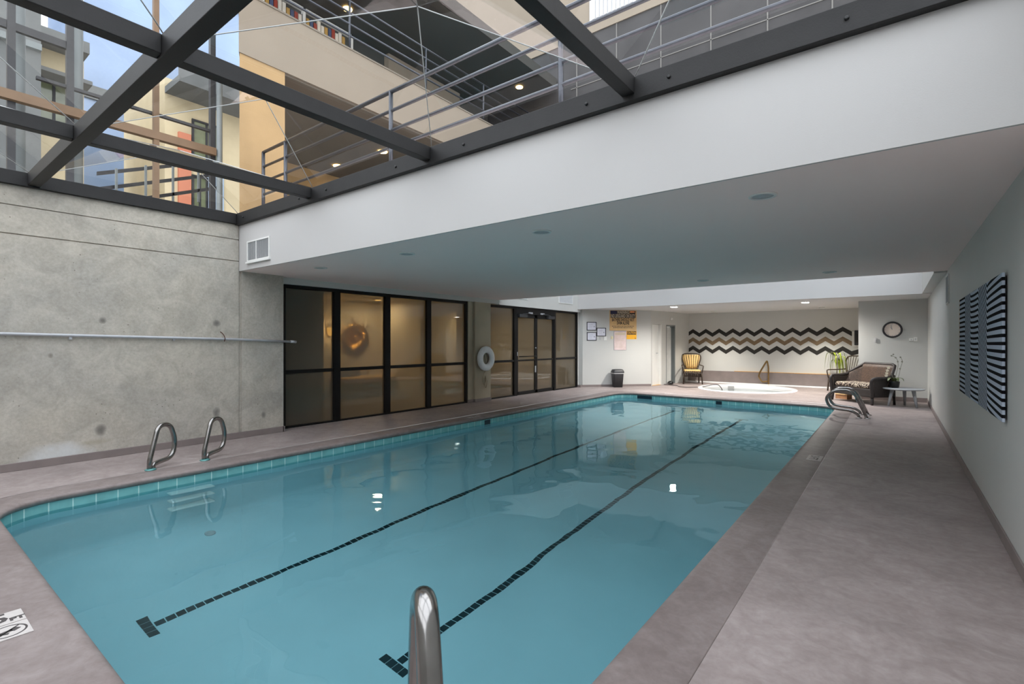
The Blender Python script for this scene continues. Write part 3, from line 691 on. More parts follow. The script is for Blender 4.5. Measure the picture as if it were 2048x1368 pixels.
# ---------------------------------------------------------------- wall and ceiling fittings
# conduit pipe on the concrete wall
pp = thing('conduit_pipe', 'long grey horizontal pipe running along the concrete wall past its corner', 'pipe', (XL+.04,1.5,1.4))
wpart('pipe', MB().tube([(XL+.035,YBACK+.01,1.52),(XL+.035,3.2,1.385),(XL+.035,4.0,1.352)], .017, 12), M['galv'], pp)
wpart('end_cap', MB().tube([(XL+.035,3.94,1.3545),(XL+.035,4.03,1.351)], .021, 12), M['galv'], pp)
for y, z in ((-.6,1.438),(.2,1.42),(1.4,1.4),(2.4,1.39)): wpart('clip', MB().box(XL,XL+.04,y-.012,y+.012,z-.022+.03*0,z+.03), M['galv'], pp)
tag(link_mesh('wire_hook', MB().tube(catmull([(XL+.04,3.0,1.36),(XL+.06,3.0,1.40),(XL+.05,2.99,1.44),(XL+.012,2.98,1.475),(XL+.004,2.96,1.49)],5), .005, 6), M['rust']), 'thin rusty wire hook bent over the grey wall pipe', 'hook')
def vent(root, c, ux, uz, nrm, w, h, slats, split):
    """louvred grille: c centre on the wall, ux along it, nrm out of it"""
    c, ux, uz, nr = map(Vector, (c,ux,uz,nrm)); q = c-root.location
    f = .018
    fb = MB()
    for s in (-1,1):
        fb.obox(q+ux*(s*(w/2+f/2))+nr*.008, ux*f/2, uz*(h/2+f), nr*.008); fb.obox(q+uz*(s*(h/2+f/2))+nr*.008, ux*(w/2), uz*f/2, nr*.008)
    if split: fb.obox(q-ux*w*.08+nr*.008, ux*.006, uz*h/2, nr*.008)
    part('frame', fb, M['offwhite'], root)
    part('backing', MB().obox(q+nr*.0015, ux*w/2, uz*h/2, nr*.0015), M['ventgrey'], root)
    for k in range(slats):
        t = -w/2+w*(k+.5)/slats
        part('slat', MB().obox(q+ux*t+nr*.008, (ux*.62+nr*.55)*(w/slats*.38), uz*h/2, (nr*.62-ux*.55)*.0015), M['vent'], root)
v1 = thing('air_vent', 'louvred air vent on the white slab face beside the concrete wall', 'vent', (-6.735,YS0,2.585))
vent(v1, (-6.735,YS0,2.585), (1,0,0), (0,0,1), (0,-1,0), .58, .245, 22, True)
part('sill', MB().box(-.32,.32,-.03,0,-.165,-.14), M['offwhite'], v1)
v2 = thing('air_vent', 'wide louvred vent high above the glass doors, nearest the white beam', 'vent', (-7.44,12.2,2.6))
vent(v2, (-7.44,12.2,2.6), (0,1,0), (0,0,1), (1,0,0), .72, .28, 22, False)
v3 = thing('air_vent', 'louvred vent above the left glass door, half hidden by the ceiling slab', 'vent', (-7.44,9.95,2.6))
vent(v3, (-7.44,9.95,2.6), (0,1,0), (0,0,1), (1,0,0), .72, .3, 22, False)
v4 = thing('wall_vent', 'tall narrow grey vent on the right wall near the ceiling', 'vent', (XR,9.05,2.07))
vent(v4, (XR,9.05,2.07), (0,1,0), (0,0,1), (-1,0,0), .36, .36, 10, False)
# unlit recessed ceiling lights in the slab, lit ones in the alcove, detectors
DL = [(-6.09,3.72,'nearest the concrete wall'),(-4.345,3.72,'second from the concrete wall'),(-2.52,3.72,'third from the concrete wall'),(-.71,3.72,'nearest the right wall at the front edge'),(-2.45,8.25,'at the far edge, left of its pair'),(-.73,8.35,'at the far edge beside the right wall')]
for i, (x, y, w) in enumerate(DL):
    if i == 0:
        t0 = thing('ceiling_light', 'unlit round recessed light in the slab underside, '+w, 'ceiling light', (x,y,ZC), 0, 'unlit recessed lights in the low ceiling slab')
        part('trim_ring', MB().lathe([(.088,0),(.088,-.008),(.07,-.012),(.07,-.004)], seg=28), M['offwhite'], t0)
        part('lens', MB().lathe([(.07,-.001),(.07,-.005),(.02,-.007)], seg=28), M['vent'], t0)
    else:
        c = copy_tree(t0); c.location = (x,y,ZC); c['label'] = 'unlit round recessed light in the slab underside, '+w
for x, y, w in ((-4.8,13.55,'left of the two, near the warning sign'),(-1.72,13.95,'right of the two, toward the clock wall')):
    t = thing('downlight', 'lit square downlight in the alcove ceiling, '+w, 'ceiling light', (x,y,ZA), 0, 'lit downlights in the alcove')
    part('bezel', MB().box(-.09,.09,-.09,.09,-.006,0), M['offwhite'], t)
    part('lens', MB().box(-.07,.07,-.07,.07,-.010,-.006), M['white_lamp'], t)
    l = bpy.data.lights.new('downlight_lamp','SPOT'); l.energy = 190; l.color = (1,.96,.9); l.spot_size = math.radians(162); l.spot_blend = .8; l.shadow_soft_size = .07
    lo = bpy.data.objects.new('downlight_lamp', l); COL.objects.link(lo); lo.location = (x,y,ZA-.03)
for x, y, l in ((-1.6,16.2,'small round ceiling spotlight before the right end of the chevron wall'),(-4.5,16.2,'small round ceiling spotlight before the left end of the chevron wall')):
    t = thing('ceiling_spotlight', l, 'ceiling light', (x,y,ZA), 0, 'ceiling spotlights before the chevron wall')
    part('housing', MB().lathe([(.07,0),(.07,-.025),(.055,-.032),(.045,-.02)], seg=24), M['offwhite'], t); part('lens', MB().lathe([(.045,-.012),(.045,-.018),(.02,-.02)], seg=16), M['vent'], t)
    l = bpy.data.lights.new('spotlight_lamp','SPOT'); l.energy = 120; l.color = (1,.95,.86); l.spot_size = math.radians(104); l.spot_blend = .9; l.shadow_soft_size = .045
    lo = bpy.data.objects.new('spotlight_lamp', l); COL.objects.link(lo); lo.location = (x,y,ZA-.04)

# ---- things on the diagonal wall (local u along the wall, z up)
O = Vector((-7.336,13.22,0)); UD = Vector((1.5,1.6,0)).normalized(); ND = Vector((UD.y,-UD.x,0))
_b = Vector((-7.43,13.12,0))
K = .01534
def du(px): return (px-1182)*.01485
def dz(py): return 1.35-(py-684)*K
def dpt(u, z, d=0): p = _b+UD*u+ND*d; return Vector((p.x,p.y,z))
RD = math.atan2(UD.y, UD.x)
def dmat(u, z, d): 
    p = dpt(u,z,d); return Matrix.Translation(p) @ Matrix.Rotation(RD,4,'Z') @ Matrix.Rotation(PI/2,4,'X')
def dthing(name, label, cat, u0, u1, z0, z1, group=None):
    t = thing(name, label, cat, dpt((u0+u1)/2,(z0+z1)/2,.001), RD, group); return t, (u1-u0)/2, (z1-z0)/2
def flat(w, h, d0, d1, cx=0, cz=0): return MB().box(cx-w,cx+w,-d1,-d0,cz-h,cz+h)
LM = Matrix.Rotation(PI/2,4,'X')
sg, w, h = dthing('warning_sign', 'large tan warning sign on the angled white wall below the ceiling', 'sign', du(1240),du(1298),dz(661.5),dz(621.5))
part('board', flat(w,h,0,.006), M['sign_tan'], sg)
part('header_block', flat(w*.235,h*.17,.006,.0075,-w*.71,h*.80), M['sign_blue'], sg)
part('header_block', flat(w*.47,h*.17,.006,.0075,-w*.01,h*.80), M['sign_black'], sg)
part('header_block', flat(w*.215,h*.17,.006,.0075,w*.70,h*.80), M['sign_black'], sg)
part('sunset_picture', flat(w*.17,h*.09,.0075,.0085,w*.68,h*.86), M['orange'], sg)
part('text_band', flat(w*.92,h*.18,.006,.0075,0,h*.44), M['sign_black'], sg)
def stext(root, txt, size, x, z, d, m, bold=0, fit=None): part('lettering', text_mb(txt, size, Matrix.Translation((x,-d,z)) @ LM, .0006, bold, fit=fit), m, root)
stext(sg,'WARNING',.13,0,h*.80,.0085,M['sign_grey'],.003,w*.88)
stext(sg,'NO LIFEGUARD ON DUTY',.135,0,h*.44,.0085,M['sign_grey'],.003,w*1.76)
stext(sg,'BATHERS SHOULD NOT',.13,0,h*.06,.007,M['sign_black'],.004,w*1.66)
stext(sg,'SWIM ALONE',.13,0,-h*.27,.007,M['sign_black'],.004,w*.92)
for k, z in ((.82,-.56),(.74,-.72)):
    mb = MB(); x = -w*k
    while x < w*k:
        l = random.uniform(.02,.06); mb.box(x,min(x+l,w*k),-.0068,-.006,h*z-.008,h*z+.008); x += l+.012
    part('small_print', mb, M['sign_black'], sg)
cs, w, h = dthing('caution_sign', 'small yellow caution sign tucked under the large warning sign', 'sign', du(1276.5),du(1298),dz(678.5),dz(661.8))
part('board', flat(w,h,0,.005), M['caution'], cs); part('text_band', flat(w*.92,h*.4,.005,.006,0,h*.5), M['sign_black'], cs)
stext(cs,'CAUTION',.085,0,h*.5,.007,M['caution'],.002,w*1.7)
part('emblem', flat(.012,.012,.005,.0055,w*.75,-h*.78), M['sign_black'], cs)
ns, w, h = dthing('rules_notice', 'pale pink notice sheet in a thin grey frame below the warning sign', 'notice', du(1249.5),du(1275.8),dz(700),dz(662.8))
part('sheet', flat(w,h,0,.006), M['notice'], ns)
part('frame', flat(w,.004,.0,.009,0,h).box(-w,w,-.009,0,-h-.004,-h+.004).box(-w-.004,-w+.003,-.009,0,-h,h).box(w-.003,w+.004,-.009,0,-h,h), M['ink'], ns)
mb = MB()
for k in range(9):
    z = h*(.42-.14*k); part('print_line', MB().box(-w*.8,w*random.uniform(.3,.8),-.0066,-.006,z-.004,z+.003), M['sign_grey'], ns)
part('header_block', flat(w*.85,h*.14,.006,.0066,0,h*.72), M['sign_grey'], ns)
for i, (a, b, c, d, l) in enumerate(((1192,1211.8,661,645,'black framed certificate on the angled wall, upper of the left two'),(1192.3,1212,681,665,'black framed certificate on the angled wall, lower of the left two'),(1212.8,1232,672.5,656.3,'black framed certificate on the angled wall, the one nearest the warning sign'))):
    t, w, h = dthing('certificate', l, 'picture frame', du(a),du(b),dz(c),dz(d),'framed certificates on the angled wall')
    part('paper', flat(w,h,0,.006), M['paper'], t)
    part('frame', MB().box(-w,w,-.014,0,h-.014,h+.004).box(-w,w,-.014,0,-h-.004,-h+.014).box(-w-.004,-w+.014,-.014,0,-h,h).box(w-.014,w+.004,-.014,0,-h,h), M['darkframe'], t)
    part('seal', MB().lathe([(.018,-.0062),(.018,-.008)], (w*.55,0,-h*.1), 14, 'y'), M['ink'], t)
    for k in range(3): part('writing_line', MB().box(-w*.6,w*(.3-.12*k),-.0068,-.006,h*.4-k*.05-.003,h*.4-k*.05+.003), M['ink'], t)
for a, b, c, d, l, m in ((1228,1234,680.5,673,'small white switch plate under the certificate nearest the sign','offwhite'),(1218.2,1222,679,673.5,'small grey sensor box under the certificates','vent'),(1242.8,1247.5,678.3,672.5,'small cream switch plate left of the pink notice','cream')):
    t, w, h = dthing('switch_plate', l, 'switch', du(a),du(b),dz(c),dz(d)); part('plate', flat(w,h,0,.008), M[m], t, .002); part('toggle', flat(w*.25,h*.35,.008,.016), M[m], t)
# horn above the closet
t = thing('wall_sounder', 'small curved white sounder on the wall above the curtained closet', 'alarm', wloc(1.24,-.001,2.11)); 
wpart('body', MB().lathe([(.05,0),(.05,.02),(.035,.045),(.012,.06)], (0,0,0), 20, 'x').xf(Matrix.Translation(wloc(1.24,-.002,2.1)) @ Matrix.Rotation(math.atan2(-NW.y,-NW.x),4,'Z')), M['offwhite'], t)
# bin
bl = dpt(du(1250.5)+.02, 0, .2)
bn = thing('waste_bin', 'charcoal plastic waste bin with a white liner against the angled wall', 'bin', bl, RD)
def rr_loop(w, d, z, r=.04): return [(x,y,z) for x,y in rrect(-w/2,w/2,-d/2,d/2,r,4)]
loops = [rr_loop(.26,.2,0),rr_loop(.32,.25,.43)]; nn = len(loops[0]); mb = MB(); mb.add(loops[0]+loops[1], [(i,(i+1)%nn,nn+(i+1)%nn,nn+i) for i in range(nn)]+[tuple(reversed(range(nn)))], True); part('body', mb, M['darkbin'], bn)
loops = [rr_loop(.325,.255,.405),rr_loop(.335,.262,.43)]; mb = MB(); mb.add(loops[0]+loops[1], [(i,(i+1)%nn,nn+(i+1)%nn,nn+i) for i in range(nn)], True); part('liner', mb, M['liner'], bn, label='white plastic liner rim')
loops = [rr_loop(.345,.27,.43),rr_loop(.345,.27,.455),rr_loop(.30,.22,.52),rr_loop(.26,.18,.535)]; mb = MB()
mb.add(sum(loops,[]), [(k*nn+i,k*nn+(i+1)%nn,(k+1)*nn+(i+1)%nn,(k+1)*nn+i) for k in range(3) for i in range(nn)]+[tuple(range(3*nn,4*nn)), tuple(reversed(range(nn)))], True)
part('lid', mb, M['darkbin'], bn, .004)
# clock wall
ck = thing('wall_clock', 'round black rimmed clock with a pale face on the right alcove wall', 'clock', (-.04,YCL,1.632))
part('rim', MB().torus((0,0,0),.168,.02,'z',48,12).xf(Matrix.Translation((0,-.02,0)) @ Matrix.Rotation(PI/2,4,'X')), M['darkframe'], ck)
part('face', MB().lathe([(.165,-.002),(.165,-.014)],(0,0,0),48,'y'), M['clockface'], ck)
for k in range(12):
    a = PI/6*k; mk = MB(); mk.obox((math.sin(a)*.135,-.0148,math.cos(a)*.135), (math.cos(a)*.003,0,-math.sin(a)*.003),(0,.0006,0),(math.sin(a)*.012,0,math.cos(a)*.012)); part('hour_mark', mk, M['ink'], ck)
for L_, a, nm in ((.075,-.55,'hour_hand'),(.11,-.25,'minute_hand')):
    part(nm, MB().obox((math.sin(a)*L_/2,-.017,math.cos(a)*L_/2),(math.cos(a)*.004,0,-math.sin(a)*.004),(0,.0006,0),(math.sin(a)*L_/2,0,math.cos(a)*L_/2)), M['ink'], ck)
for x, z, w, h, l, m in ((-.35,1.395,.022,.05,'narrow grey thermostat on the alcove wall left of the clock','ventgrey'),(.30,1.402,.035,.03,'white switch plate right of the clock, left of two','offwhite'),(.375,1.412,.032,.048,'white switch plate right of the clock, beside the corner','offwhite')):
    t = thing('switch_plate', l, 'switch', (x,YCL,z)); part('plate', MB().box(-w,w,-.02,0,-h,h), M[m], t, .004); part('toggle', MB().box(-w*.4,w*.4,-.026,-.02,-h*.5,h*.5), M['vent'], t)
wp = thing('wall_phone', 'black wall telephone box on a white plate at the chevrons’ right end', 'telephone', (-.86,YFAR,1.46))
part('backplate', MB().box(-.1,.1,-.02,0,-.24,.2), M['offwhite'], wp, .004); part('housing', MB().box(-.04,.14,-.08,-.02,-.2,.22), M['darkframe'], wp, .01); part('handset', MB().tube([(.02,-.1,-.12),(.02,-.11,0),(.02,-.1,.14)], .02, 10), M['black_pot'], wp)
# striped panel on the right wall
cy = [7.21]
def yw(px):
    u = (px-1024)/995.7; th = math.atan(765/995.7); return XR*(u*math.sin(th)+math.cos(th))/(u*math.cos(th)-math.sin(th))
cols = [yw(p) for p in (1927,1937.4,1949.3,1965.5,1984,2014)]
pa = thing('striped_wall_panel', 'large black and blue grey striped panel hanging on the right wall', 'artwork', (XR,5.87,1.315))
pm = opart_mat(7.21, 4.53, .825, 1.805, cols)
wpart('canvas', MB().box(XR-.028,XR-.012,4.53,7.21,.825,1.805), pm, pa, .004)
wpart('backing_frame', MB().box(XR-.012,XR,4.6,7.14,.9,1.73), M['darkframe'], pa)
wpart('edge_strip', MB().box(XR-.029,XR-.01,7.21,7.222,.825,1.805), M['gold_trim'], pa)

# ring buoy on the pier
rb = thing('ring_buoy', 'white foam ring buoy hanging on the concrete pier between the windows', 'life ring', (-7.37,8.62,.973))
part('ring', MB().torus((0,0,0),.205,.078,'x',48,18,.75), M['buoy'], rb)
part('hook', MB().tube([(-.06,0,.16),(.02,0,.16),(.03,0,.19)], .008, 8), M['galv'], rb)
part('rope', MB().tube(catmull([(-.045,-.05,.16),(.0,-.055,.05),(.01,-.04,-.06),(0,0,-.12),(.01,.045,-.03),(0,.03,.1),(-.04,.02,.16)],6), .008, 6), M['stem'], rb)
part('rope', MB().tube(catmull([(.0,-.02,-.28),(-.03,-.05,-.36),(-.045,-.06,-.5),(-.045,-.01,-.6),(-.045,.05,-.5),(-.04,.03,-.4),(-.045,.02,-.62),(-.045,.06,-.66),(-.045,.1,-.5)],6), .006, 6), M['rope'], rb)

# ---------------------------------------------------------------- rails
RT = .0243
def grab_rail(name, label, base, d, sz, group, rr=RT, fil=.09, plate='teal_ring', closed_at_foot=True, plates=None):
    """tube bent in the vertical plane through base along direction d; sz = list of (distance, height)"""
    t = thing(name, label, 'handrail', (base[0],base[1],0), 0, group); d = Vector((d[0],d[1],0)).normalized()
    part('tube', MB().tube(fillet([d*s+Vector((0,0,z)) for s, z in sz], fil, 8), rr, 16), M['steel'], t)
    for s in (plates or [0]):
        c = d*s; part('floor_plate', MB().lathe([(.052,.0005),(.052,.008),(.034,.016),(.026,.018)], c, 24), M[plate], t)
    return t
lp = [(-.012,.0),(-.012,.1),(.10,.455),(.255,.445),(.33,.25),(.285,.075),(.10,.062),(.03,.05),(.03,0)]
grab_rail('pool_grab_rail', 'looped steel grab rail on the left deck, nearest the camera', (-6.22,1.84), (-.5,.866), lp, 'grab rails at the left pool edge')
grab_rail('pool_grab_rail', 'looped steel grab rail on the left deck, farther from the camera', (-6.24,2.37), (-.5,.866), lp, 'grab rails at the left pool edge')
fp = [(-.02,0),(.16,.42),(.26,.485),(.47,.475),(.61,.33),(.54,.16),(.40,.135),(.22,.125),(.11,.06),(.10,0)]
grab_rail('pool_grab_rail', 'looped steel grab rail by the far right pool corner, nearer of the pair', (-.40,10.75), (-1,0), fp, 'grab rails at the far right pool corner', fil=.11, plate='steel', plates=[-.02,.10])
grab_rail('pool_grab_rail', 'looped steel grab rail by the far right pool corner, nearer the loveseat', (-.40,11.27), (-1,0), fp, 'grab rails at the far right pool corner', fil=.11, plate='steel', plates=[-.02,.10])
np_ = [(0,0),(.0,.1),(.22,.79),(.30,.83),(.36,.80),(.47,.62),(.50,.3),(.42,.12),(.2,.1),(.12,.06),(.12,0)]
def near_rail():
    base = Vector((-.535,.536,0)); d = Vector((-.80,.60,0)).normalized()
    t = thing('pool_grab_rail', 'large steel grab rail in the foreground at the near right pool corner', 'handrail', base)
    pts = [(0,0),(.03,.25),(.24,.70),(.31,.805),(.42,.76),(.50,.55),(.50,.18),(.34,.10),(.10,.09),(.09,0)]
    part('tube', MB().tube(fillet([d*s+Vector((0,0,z)) for s, z in pts], .10, 10), .0255, 20), M['steel'], t)
    for s in (0,.09): part('floor_plate', MB().lathe([(.052,.0005),(.052,.008),(.034,.016),(.026,.018)], d*s, 24), M['steel'], t)
near_rail()
sr = thing('spa_handrail', 'brass toned bent handrail rising at the back of the round spa', 'handrail', (-3.1,16.98,.0))
part('tube', MB().tube(fillet([(0.02,0,0),(.02,0,.56),(-.02,0,.78),(-.21,0,.43),(-.26,0,.28),(-.16,0,.11),(0.0,0,.14)], .05, 6), .024, 12), M['bronze'], sr)
part('floor_plate', MB().lathe([(.05,.0),(.05,.008),(.03,.016)], (.02,0,0), 20), M['bronze'], sr)

# ---------------------------------------------------------------- spa
sp = thing('spa_tub', 'round white inset spa in the deck before the chevron wall', 'hot tub', (SPA[0],SPA[1],-.9))
prof = [(1.0,.014),(.985,.024),(.93,.024),(.90,.012),(.885,-.06),(.88,-.42),(.62,-.44),(.60,-.85),(.0,-.88)]
V = []; F = []; sgm = 64
for r, z in prof:
    for k in range(sgm): V.append((SPA[0]+SPA[2]*1.012*r*math.cos(2*PI*k/sgm), SPA[1]+SPA[3]*1.012*r*math.sin(2*PI*k/sgm), z))
for i in range(len(prof)-1):
    for k in range(sgm): F.append((i*sgm+k,i*sgm+(k+1)%sgm,(i+1)*sgm+(k+1)%sgm,(i+1)*sgm+k))
mb = MB(); mb.add(V, F, True); wpart('shell', mb, M['tub'], sp)
ax, ay = SPA[0]-.50*SPA[2], SPA[1]+.72*SPA[3]
wpart('skimmer', MB().obox((ax,ay,-.055),(.075,.05,0),(.006,-.01,0),(0,0,.03)), M['ventgrey'], sp)
mb = MB(); mb.add([(SPA[0]+SPA[2]*.9*math.cos(2*PI*k/64), SPA[1]+SPA[3]*.9*math.sin(2*PI*k/64), -.10) for k in range(64)], [tuple(range(64))])
tag(link_mesh('spa_water', mb, M['spa_water'], recalc=False), 'clear water standing in the round white spa', 'water', kind='stuff')
hs = thing('drain_hose', 'grey hose lying across the deck and dipping into the round spa', 'hose', (-5.2,15.6,0))
wpart('tube', MB().tube(catmull([wloc(.85,-.1,.014),(-5.75,15.35,.014),(-5.35,15.25,.014),(-5.1,14.9,.014),(-4.85,14.85,.014),(-4.6,15.15,.014),(-4.5,15.6,.02),(-4.38,15.75,.05),(-4.25,15.82,.045),(-4.16,15.85,-.06),(-4.14,15.86,-.16)],8), .012, 8), M['hose'], hs)
wpart('nozzle', MB().tube([(-4.145,15.855,-.1),(-4.14,15.86,-.2)], .017, 8), M['black_pot'], hs)
pb = thing('pump', 'small dark pump at the foot of the closet curtain, joined to the hose', 'pump', wloc(.98,-.12,0))
wpart('housing', MB().lathe([(.08,0),(.09,.03),(.085,.07),(.05,.1),(.02,.11)], wloc(.98,-.12,0), 20), M['black_pot'], pb)
wpart('outlet', MB().tube([wloc(.98,-.12,.05),wloc(.86,-.12,.03)], .014, 8), M['hose'], pb)

# ---------------------------------------------------------------- rattan chairs
def rattan_chair(name, label, loc, rz, back_cushion):
    """front faces local -y"""
    t = thing(name, label, 'chair', loc, rz, 'rattan chairs in the alcove')
    lean = lambda z: .22+(z-.42)*.28
    def bk(x, z): return (x, lean(z), z)
    frame = catmull([bk(-.17,.40),bk(-.22,.55),bk(-.29,.78),bk(-.285,.90),bk(-.2,.955),bk(0,.965),bk(.2,.955),bk(.285,.90),bk(.29,.78),bk(.22,.55),bk(.17,.40)],5)
    part('back_frame', MB().tube(frame,.017,8), M['rattan'], t)
    part('back_rail', MB().tube([bk(-.215,.55),bk(.215,.55)],.014,8), M['rattan'], t)
    for k in range(7):
        f = (k-3)/3; part('spindle', MB().tube([Vector(bk(f*.15,.42))-Vector((0,.02,0)),Vector(bk(f*.24,.945))-Vector((0,.012,0))],.009,6), M['rattan'], t)
    if back_cushion:
        mb = MB(); g = []
        for j in range(7):
            for i in range(9):
                x = (i-4)/4; z = .47+.46*j/6; w = .17+.10*min(1,(z-.47)/.3); e = (1-x*x)*(1-((j-3)/3.2)**2)
                g.append((x*w, lean(z)-.005-.06*max(0,e)**.5, z))
        mb.add(g, [(j*9+i,j*9+i+1,(j+1)*9+i+1,(j+1)*9+i) for j in range(6) for i in range(8)], True)
        o = part('back_cushion', mb, M['gold_cloth'], t); so = o.modifiers.new('Solidify','SOLIDIFY'); so.thickness = -.05
        for k in range(7):      # dark ribs bound over the cushion front
            f = (k-3)/3; part('spindle', MB().tube([Vector(bk(f*.155,.47))-Vector((0,.068,0)),Vector(bk(f*.235,.92))-Vector((0,.066,0))],.007,6), M['rattan'], t)
    part('seat_cushion', MB().box(-.25,.25,-.26,.2,.37,.45), M['gold_cloth'], t, .035)
    part('seat_frame', MB().tube(fillet([(-.28,-.3,.35),(.28,-.3,.35),(.25,.22,.35),(-.25,.22,.35)],.05,5,True),.018,8,True), M['rattan'], t)
    part('seat_frame', MB().tube(fillet([(-.275,-.29,.24),(.275,-.29,.24),(.24,.2,.24),(-.24,.2,.24)],.05,5,True),.013,8,True), M['rattan'], t)
    lat = MB()
    for k in range(9):
        x = -.25+.0625*k; lat.tube([(x,-.3,.42),(x+.0,-.29,.235)],.017,6)
    for s in (-1,1):
        for k in range(6):
            y = -.26+.09*k; lat.tube([(s*.272,y,.345),(s*.265,y,.24)],.011,6)
    part('apron_lattice', lat, M['rattan'], t)
    for s in (-1,1):
        part('leg', MB().tube([(s*.27,-.29,.36),(s*.29,-.31,0)],.02,8), M['rattan'], t)
        part('leg', MB().tube([(s*.22,.22,.42),(s*.24,.30,0)],.02,8), M['rattan'], t)
        part('arm', MB().tube(catmull([(s*.245,lean(.6),.6),(s*.30,.1,.585),(s*.325,-.15,.58),(s*.325,-.27,.575),(s*.31,-.31,.53),(s*.28,-.295,.36)],5),.016,8), M['rattan'], t)
    return t
rattan_chair('rattan_chair', 'dark rattan chair with a golden cushioned back beside the passage wall', (-5.24,16.46,0), math.radians(22), True)
rattan_chair('rattan_chair', 'dark rattan chair with an open spindle back, behind the wicker loveseat', (-1.05,16.35,0), math.radians(-38), False)

# ---------------------------------------------------------------- wicker loveseat (front faces local -y)
ls = thing('wicker_loveseat', 'dark brown wicker loveseat with a floral seat cushion by the clock wall', 'sofa', (-.54,13.66,0), math.radians(-45))
W2 = .56
mb = MB(); g = []; nu, nv = 21, 7
for j in range(nv):
    for i in range(nu):
        u = (i/(nu-1)-.5)*2; f = j/(nv-1)
        x = u*W2*(1+.05*f); y = .26+.10*f-max(0,abs(u)-.72)*1.15*(1-.2*f); top = .86-max(0,abs(u)-.62)**1.4*.95
        g.append((x, y, .30+(top-.30)*f))
mb.add(g, [(j*nu+i,j*nu+i+1,(j+1)*nu+i+1,(j+1)*nu+i) for j in range(nv-1) for i in range(nu-1)], True)
o = part('backrest', mb, M['wicker'], ls); so = o.modifiers.new('Solidify','SOLIDIFY'); so.thickness = .04; so.offset = 0
part('top_roll', MB().tube(g[(nv-1)*nu:], .03, 10), M['wicker_dark'], ls)
part('seat_base', MB().box(-W2+.03,W2-.03,-.30,.27,.16,.34), M['wicker_dark'], ls, .02)
part('seat_cushion', MB().box(-W2+.06,W2-.06,-.30,.22,.34,.44), M['floral'], ls, .035)
for s in (-1,1):
    part('arm', MB().tube(catmull([(s*(W2+.01),.18,.62),(s*(W2+.03),-.05,.58),(s*(W2+.03),-.26,.57),(s*(W2+.01),-.34,.53),(s*W2,-.34,.40),(s*(W2-.01),-.32,.16)],6),.036,10), M['wicker_dark'], ls)
    part('arm_panel', MB().box(s*W2-.018,s*W2+.018,-.28,.2,.17,.56), M['wicker_dark'], ls, .008)
    part('leg', MB().tube([(s*(W2-.02),-.31,.18),(s*(W2-.01),-.32,.08),(s*(W2-.01),-.32,0)],.026,10,rs=[.03,.032,.022]), M['wicker_dark'], ls)
    part('leg', MB().tube([(s*(W2-.06),.25,.18),(s*(W2-.06),.26,0)],.024,10), M['wicker_dark'], ls)
bx = thing('wooden_box', 'small tan wooden box with a top coloured as if lit on the floor below the loveseat', 'box', (-.96,14.22,0), math.radians(-30))
part('body', MB().box(-.14,.14,-.09,.09,0,.10), M['oak'], bx, .004); part('top', MB().box(-.15,.15,-.10,.10,.10,.118), M['boxtop'], bx, .003)
# side table
tb = thing('side_table', 'low pale grey round side table with splayed legs beside the loveseat', 'table', (.15,13.22,0))
part('table_top', MB().lathe([(.0,.352),(.30,.352),(.345,.362),(.355,.375),(.345,.385),(.0,.388)], seg=48), M['grey_table'], tb)
for k, a in enumerate((math.radians(200), math.radians(322), math.radians(85))):
    c, s = math.cos(a), math.sin(a)
    part('leg', MB().tube([(c*.2,s*.2,.355),(c*.27,s*.27,0)],.02,10,rs=[.035,.02]), M['grey_table'], tb)
oc = thing('potted_orchid', 'orchid with pale blooms in a black pot on the grey side table', 'plant', (.0,13.24,.388))
part('pot', MB().lathe([(.0,0),(.07,0),(.078,.012),(.092,.12),(.088,.135),(.078,.135),(.07,.12),(.0,.115)], seg=28), M['black_pot'], oc)
def leaf_mb(pts, w, up=Vector((0,0,1))):
    P = catmull(pts,5); mb = MB(); V = []; n = len(P)
    for i, p in enumerate(P):
        t = (P[min(i+1,n-1)]-P[max(i-1,0)]).normalized(); sd = t.cross(up); sd = sd.normalized() if sd.length > 1e-4 else Vector((1,0,0))
        f = i/(n-1); ww = w*max(.06, math.sin(PI*min(1,.12+f*.88))**.7); nn_ = sd.cross(t)
        V += [p-sd*ww+nn_*ww*.25, p, p+sd*ww+nn_*ww*.25]
    mb.add(V, [(i*3+k,i*3+k+1,(i+1)*3+k+1,(i+1)*3+k) for i in range(n-1) for k in (0,1)], True); return mb
for k in range(7):
    a = k*.95+.3; r = random.uniform(.12,.17); c, s = math.cos(a), math.sin(a)
    part('leaf', leaf_mb([(c*.02,s*.02,.12),(c*r*.5,s*r*.5,.2),(c*r,s*r,.19),(c*r*1.2,s*r*1.2,.14)], .03), M['leaf'], oc)
stems = [[(0,0,.12),(.03,.0,.3),(.06,0,.48),(.03,0,.62),(-.06,0,.68)],[(0,.01,.12),(-.05,0,.28),(-.11,0,.36),(-.13,-.02,.30)],[(0.01,0,.12),(.07,.01,.25),(.10,.01,.42),(.13,0,.56),(.09,0,.66)]]
for st in stems: part('flower_stem', MB().tube(catmull(st,6),.0045,6), M['stem'], oc)
def flower(c, r):
    mb = MB(); c = Vector(c)
    for k in range(5):
        a = 2*PI*k/5+.3; d = Vector((math.cos(a),-.25,math.sin(a))); q = Vector((-math.sin(a),0,math.cos(a)))
        mb.add([c, c+d*r*.6+q*r*.38, c+d*r, c+d*r*.6-q*r*.38], [(0,1,2,3)])
    return mb
for c in ((-.13,-.03,.30),(-.12,-.03,.36),(-.10,-.02,.42),(-.14,-.04,.25)): part('flower', flower(c,.034), M['petal'], oc)
for c in ((-.05,-.01,.67),(.02,-.01,.63),(.055,-.01,.55),(.10,0,.64),(.125,-.01,.55),(.09,-.01,.4),(-.02,-.01,.70)): part('flower', flower(c,.02), M['stem'], oc)
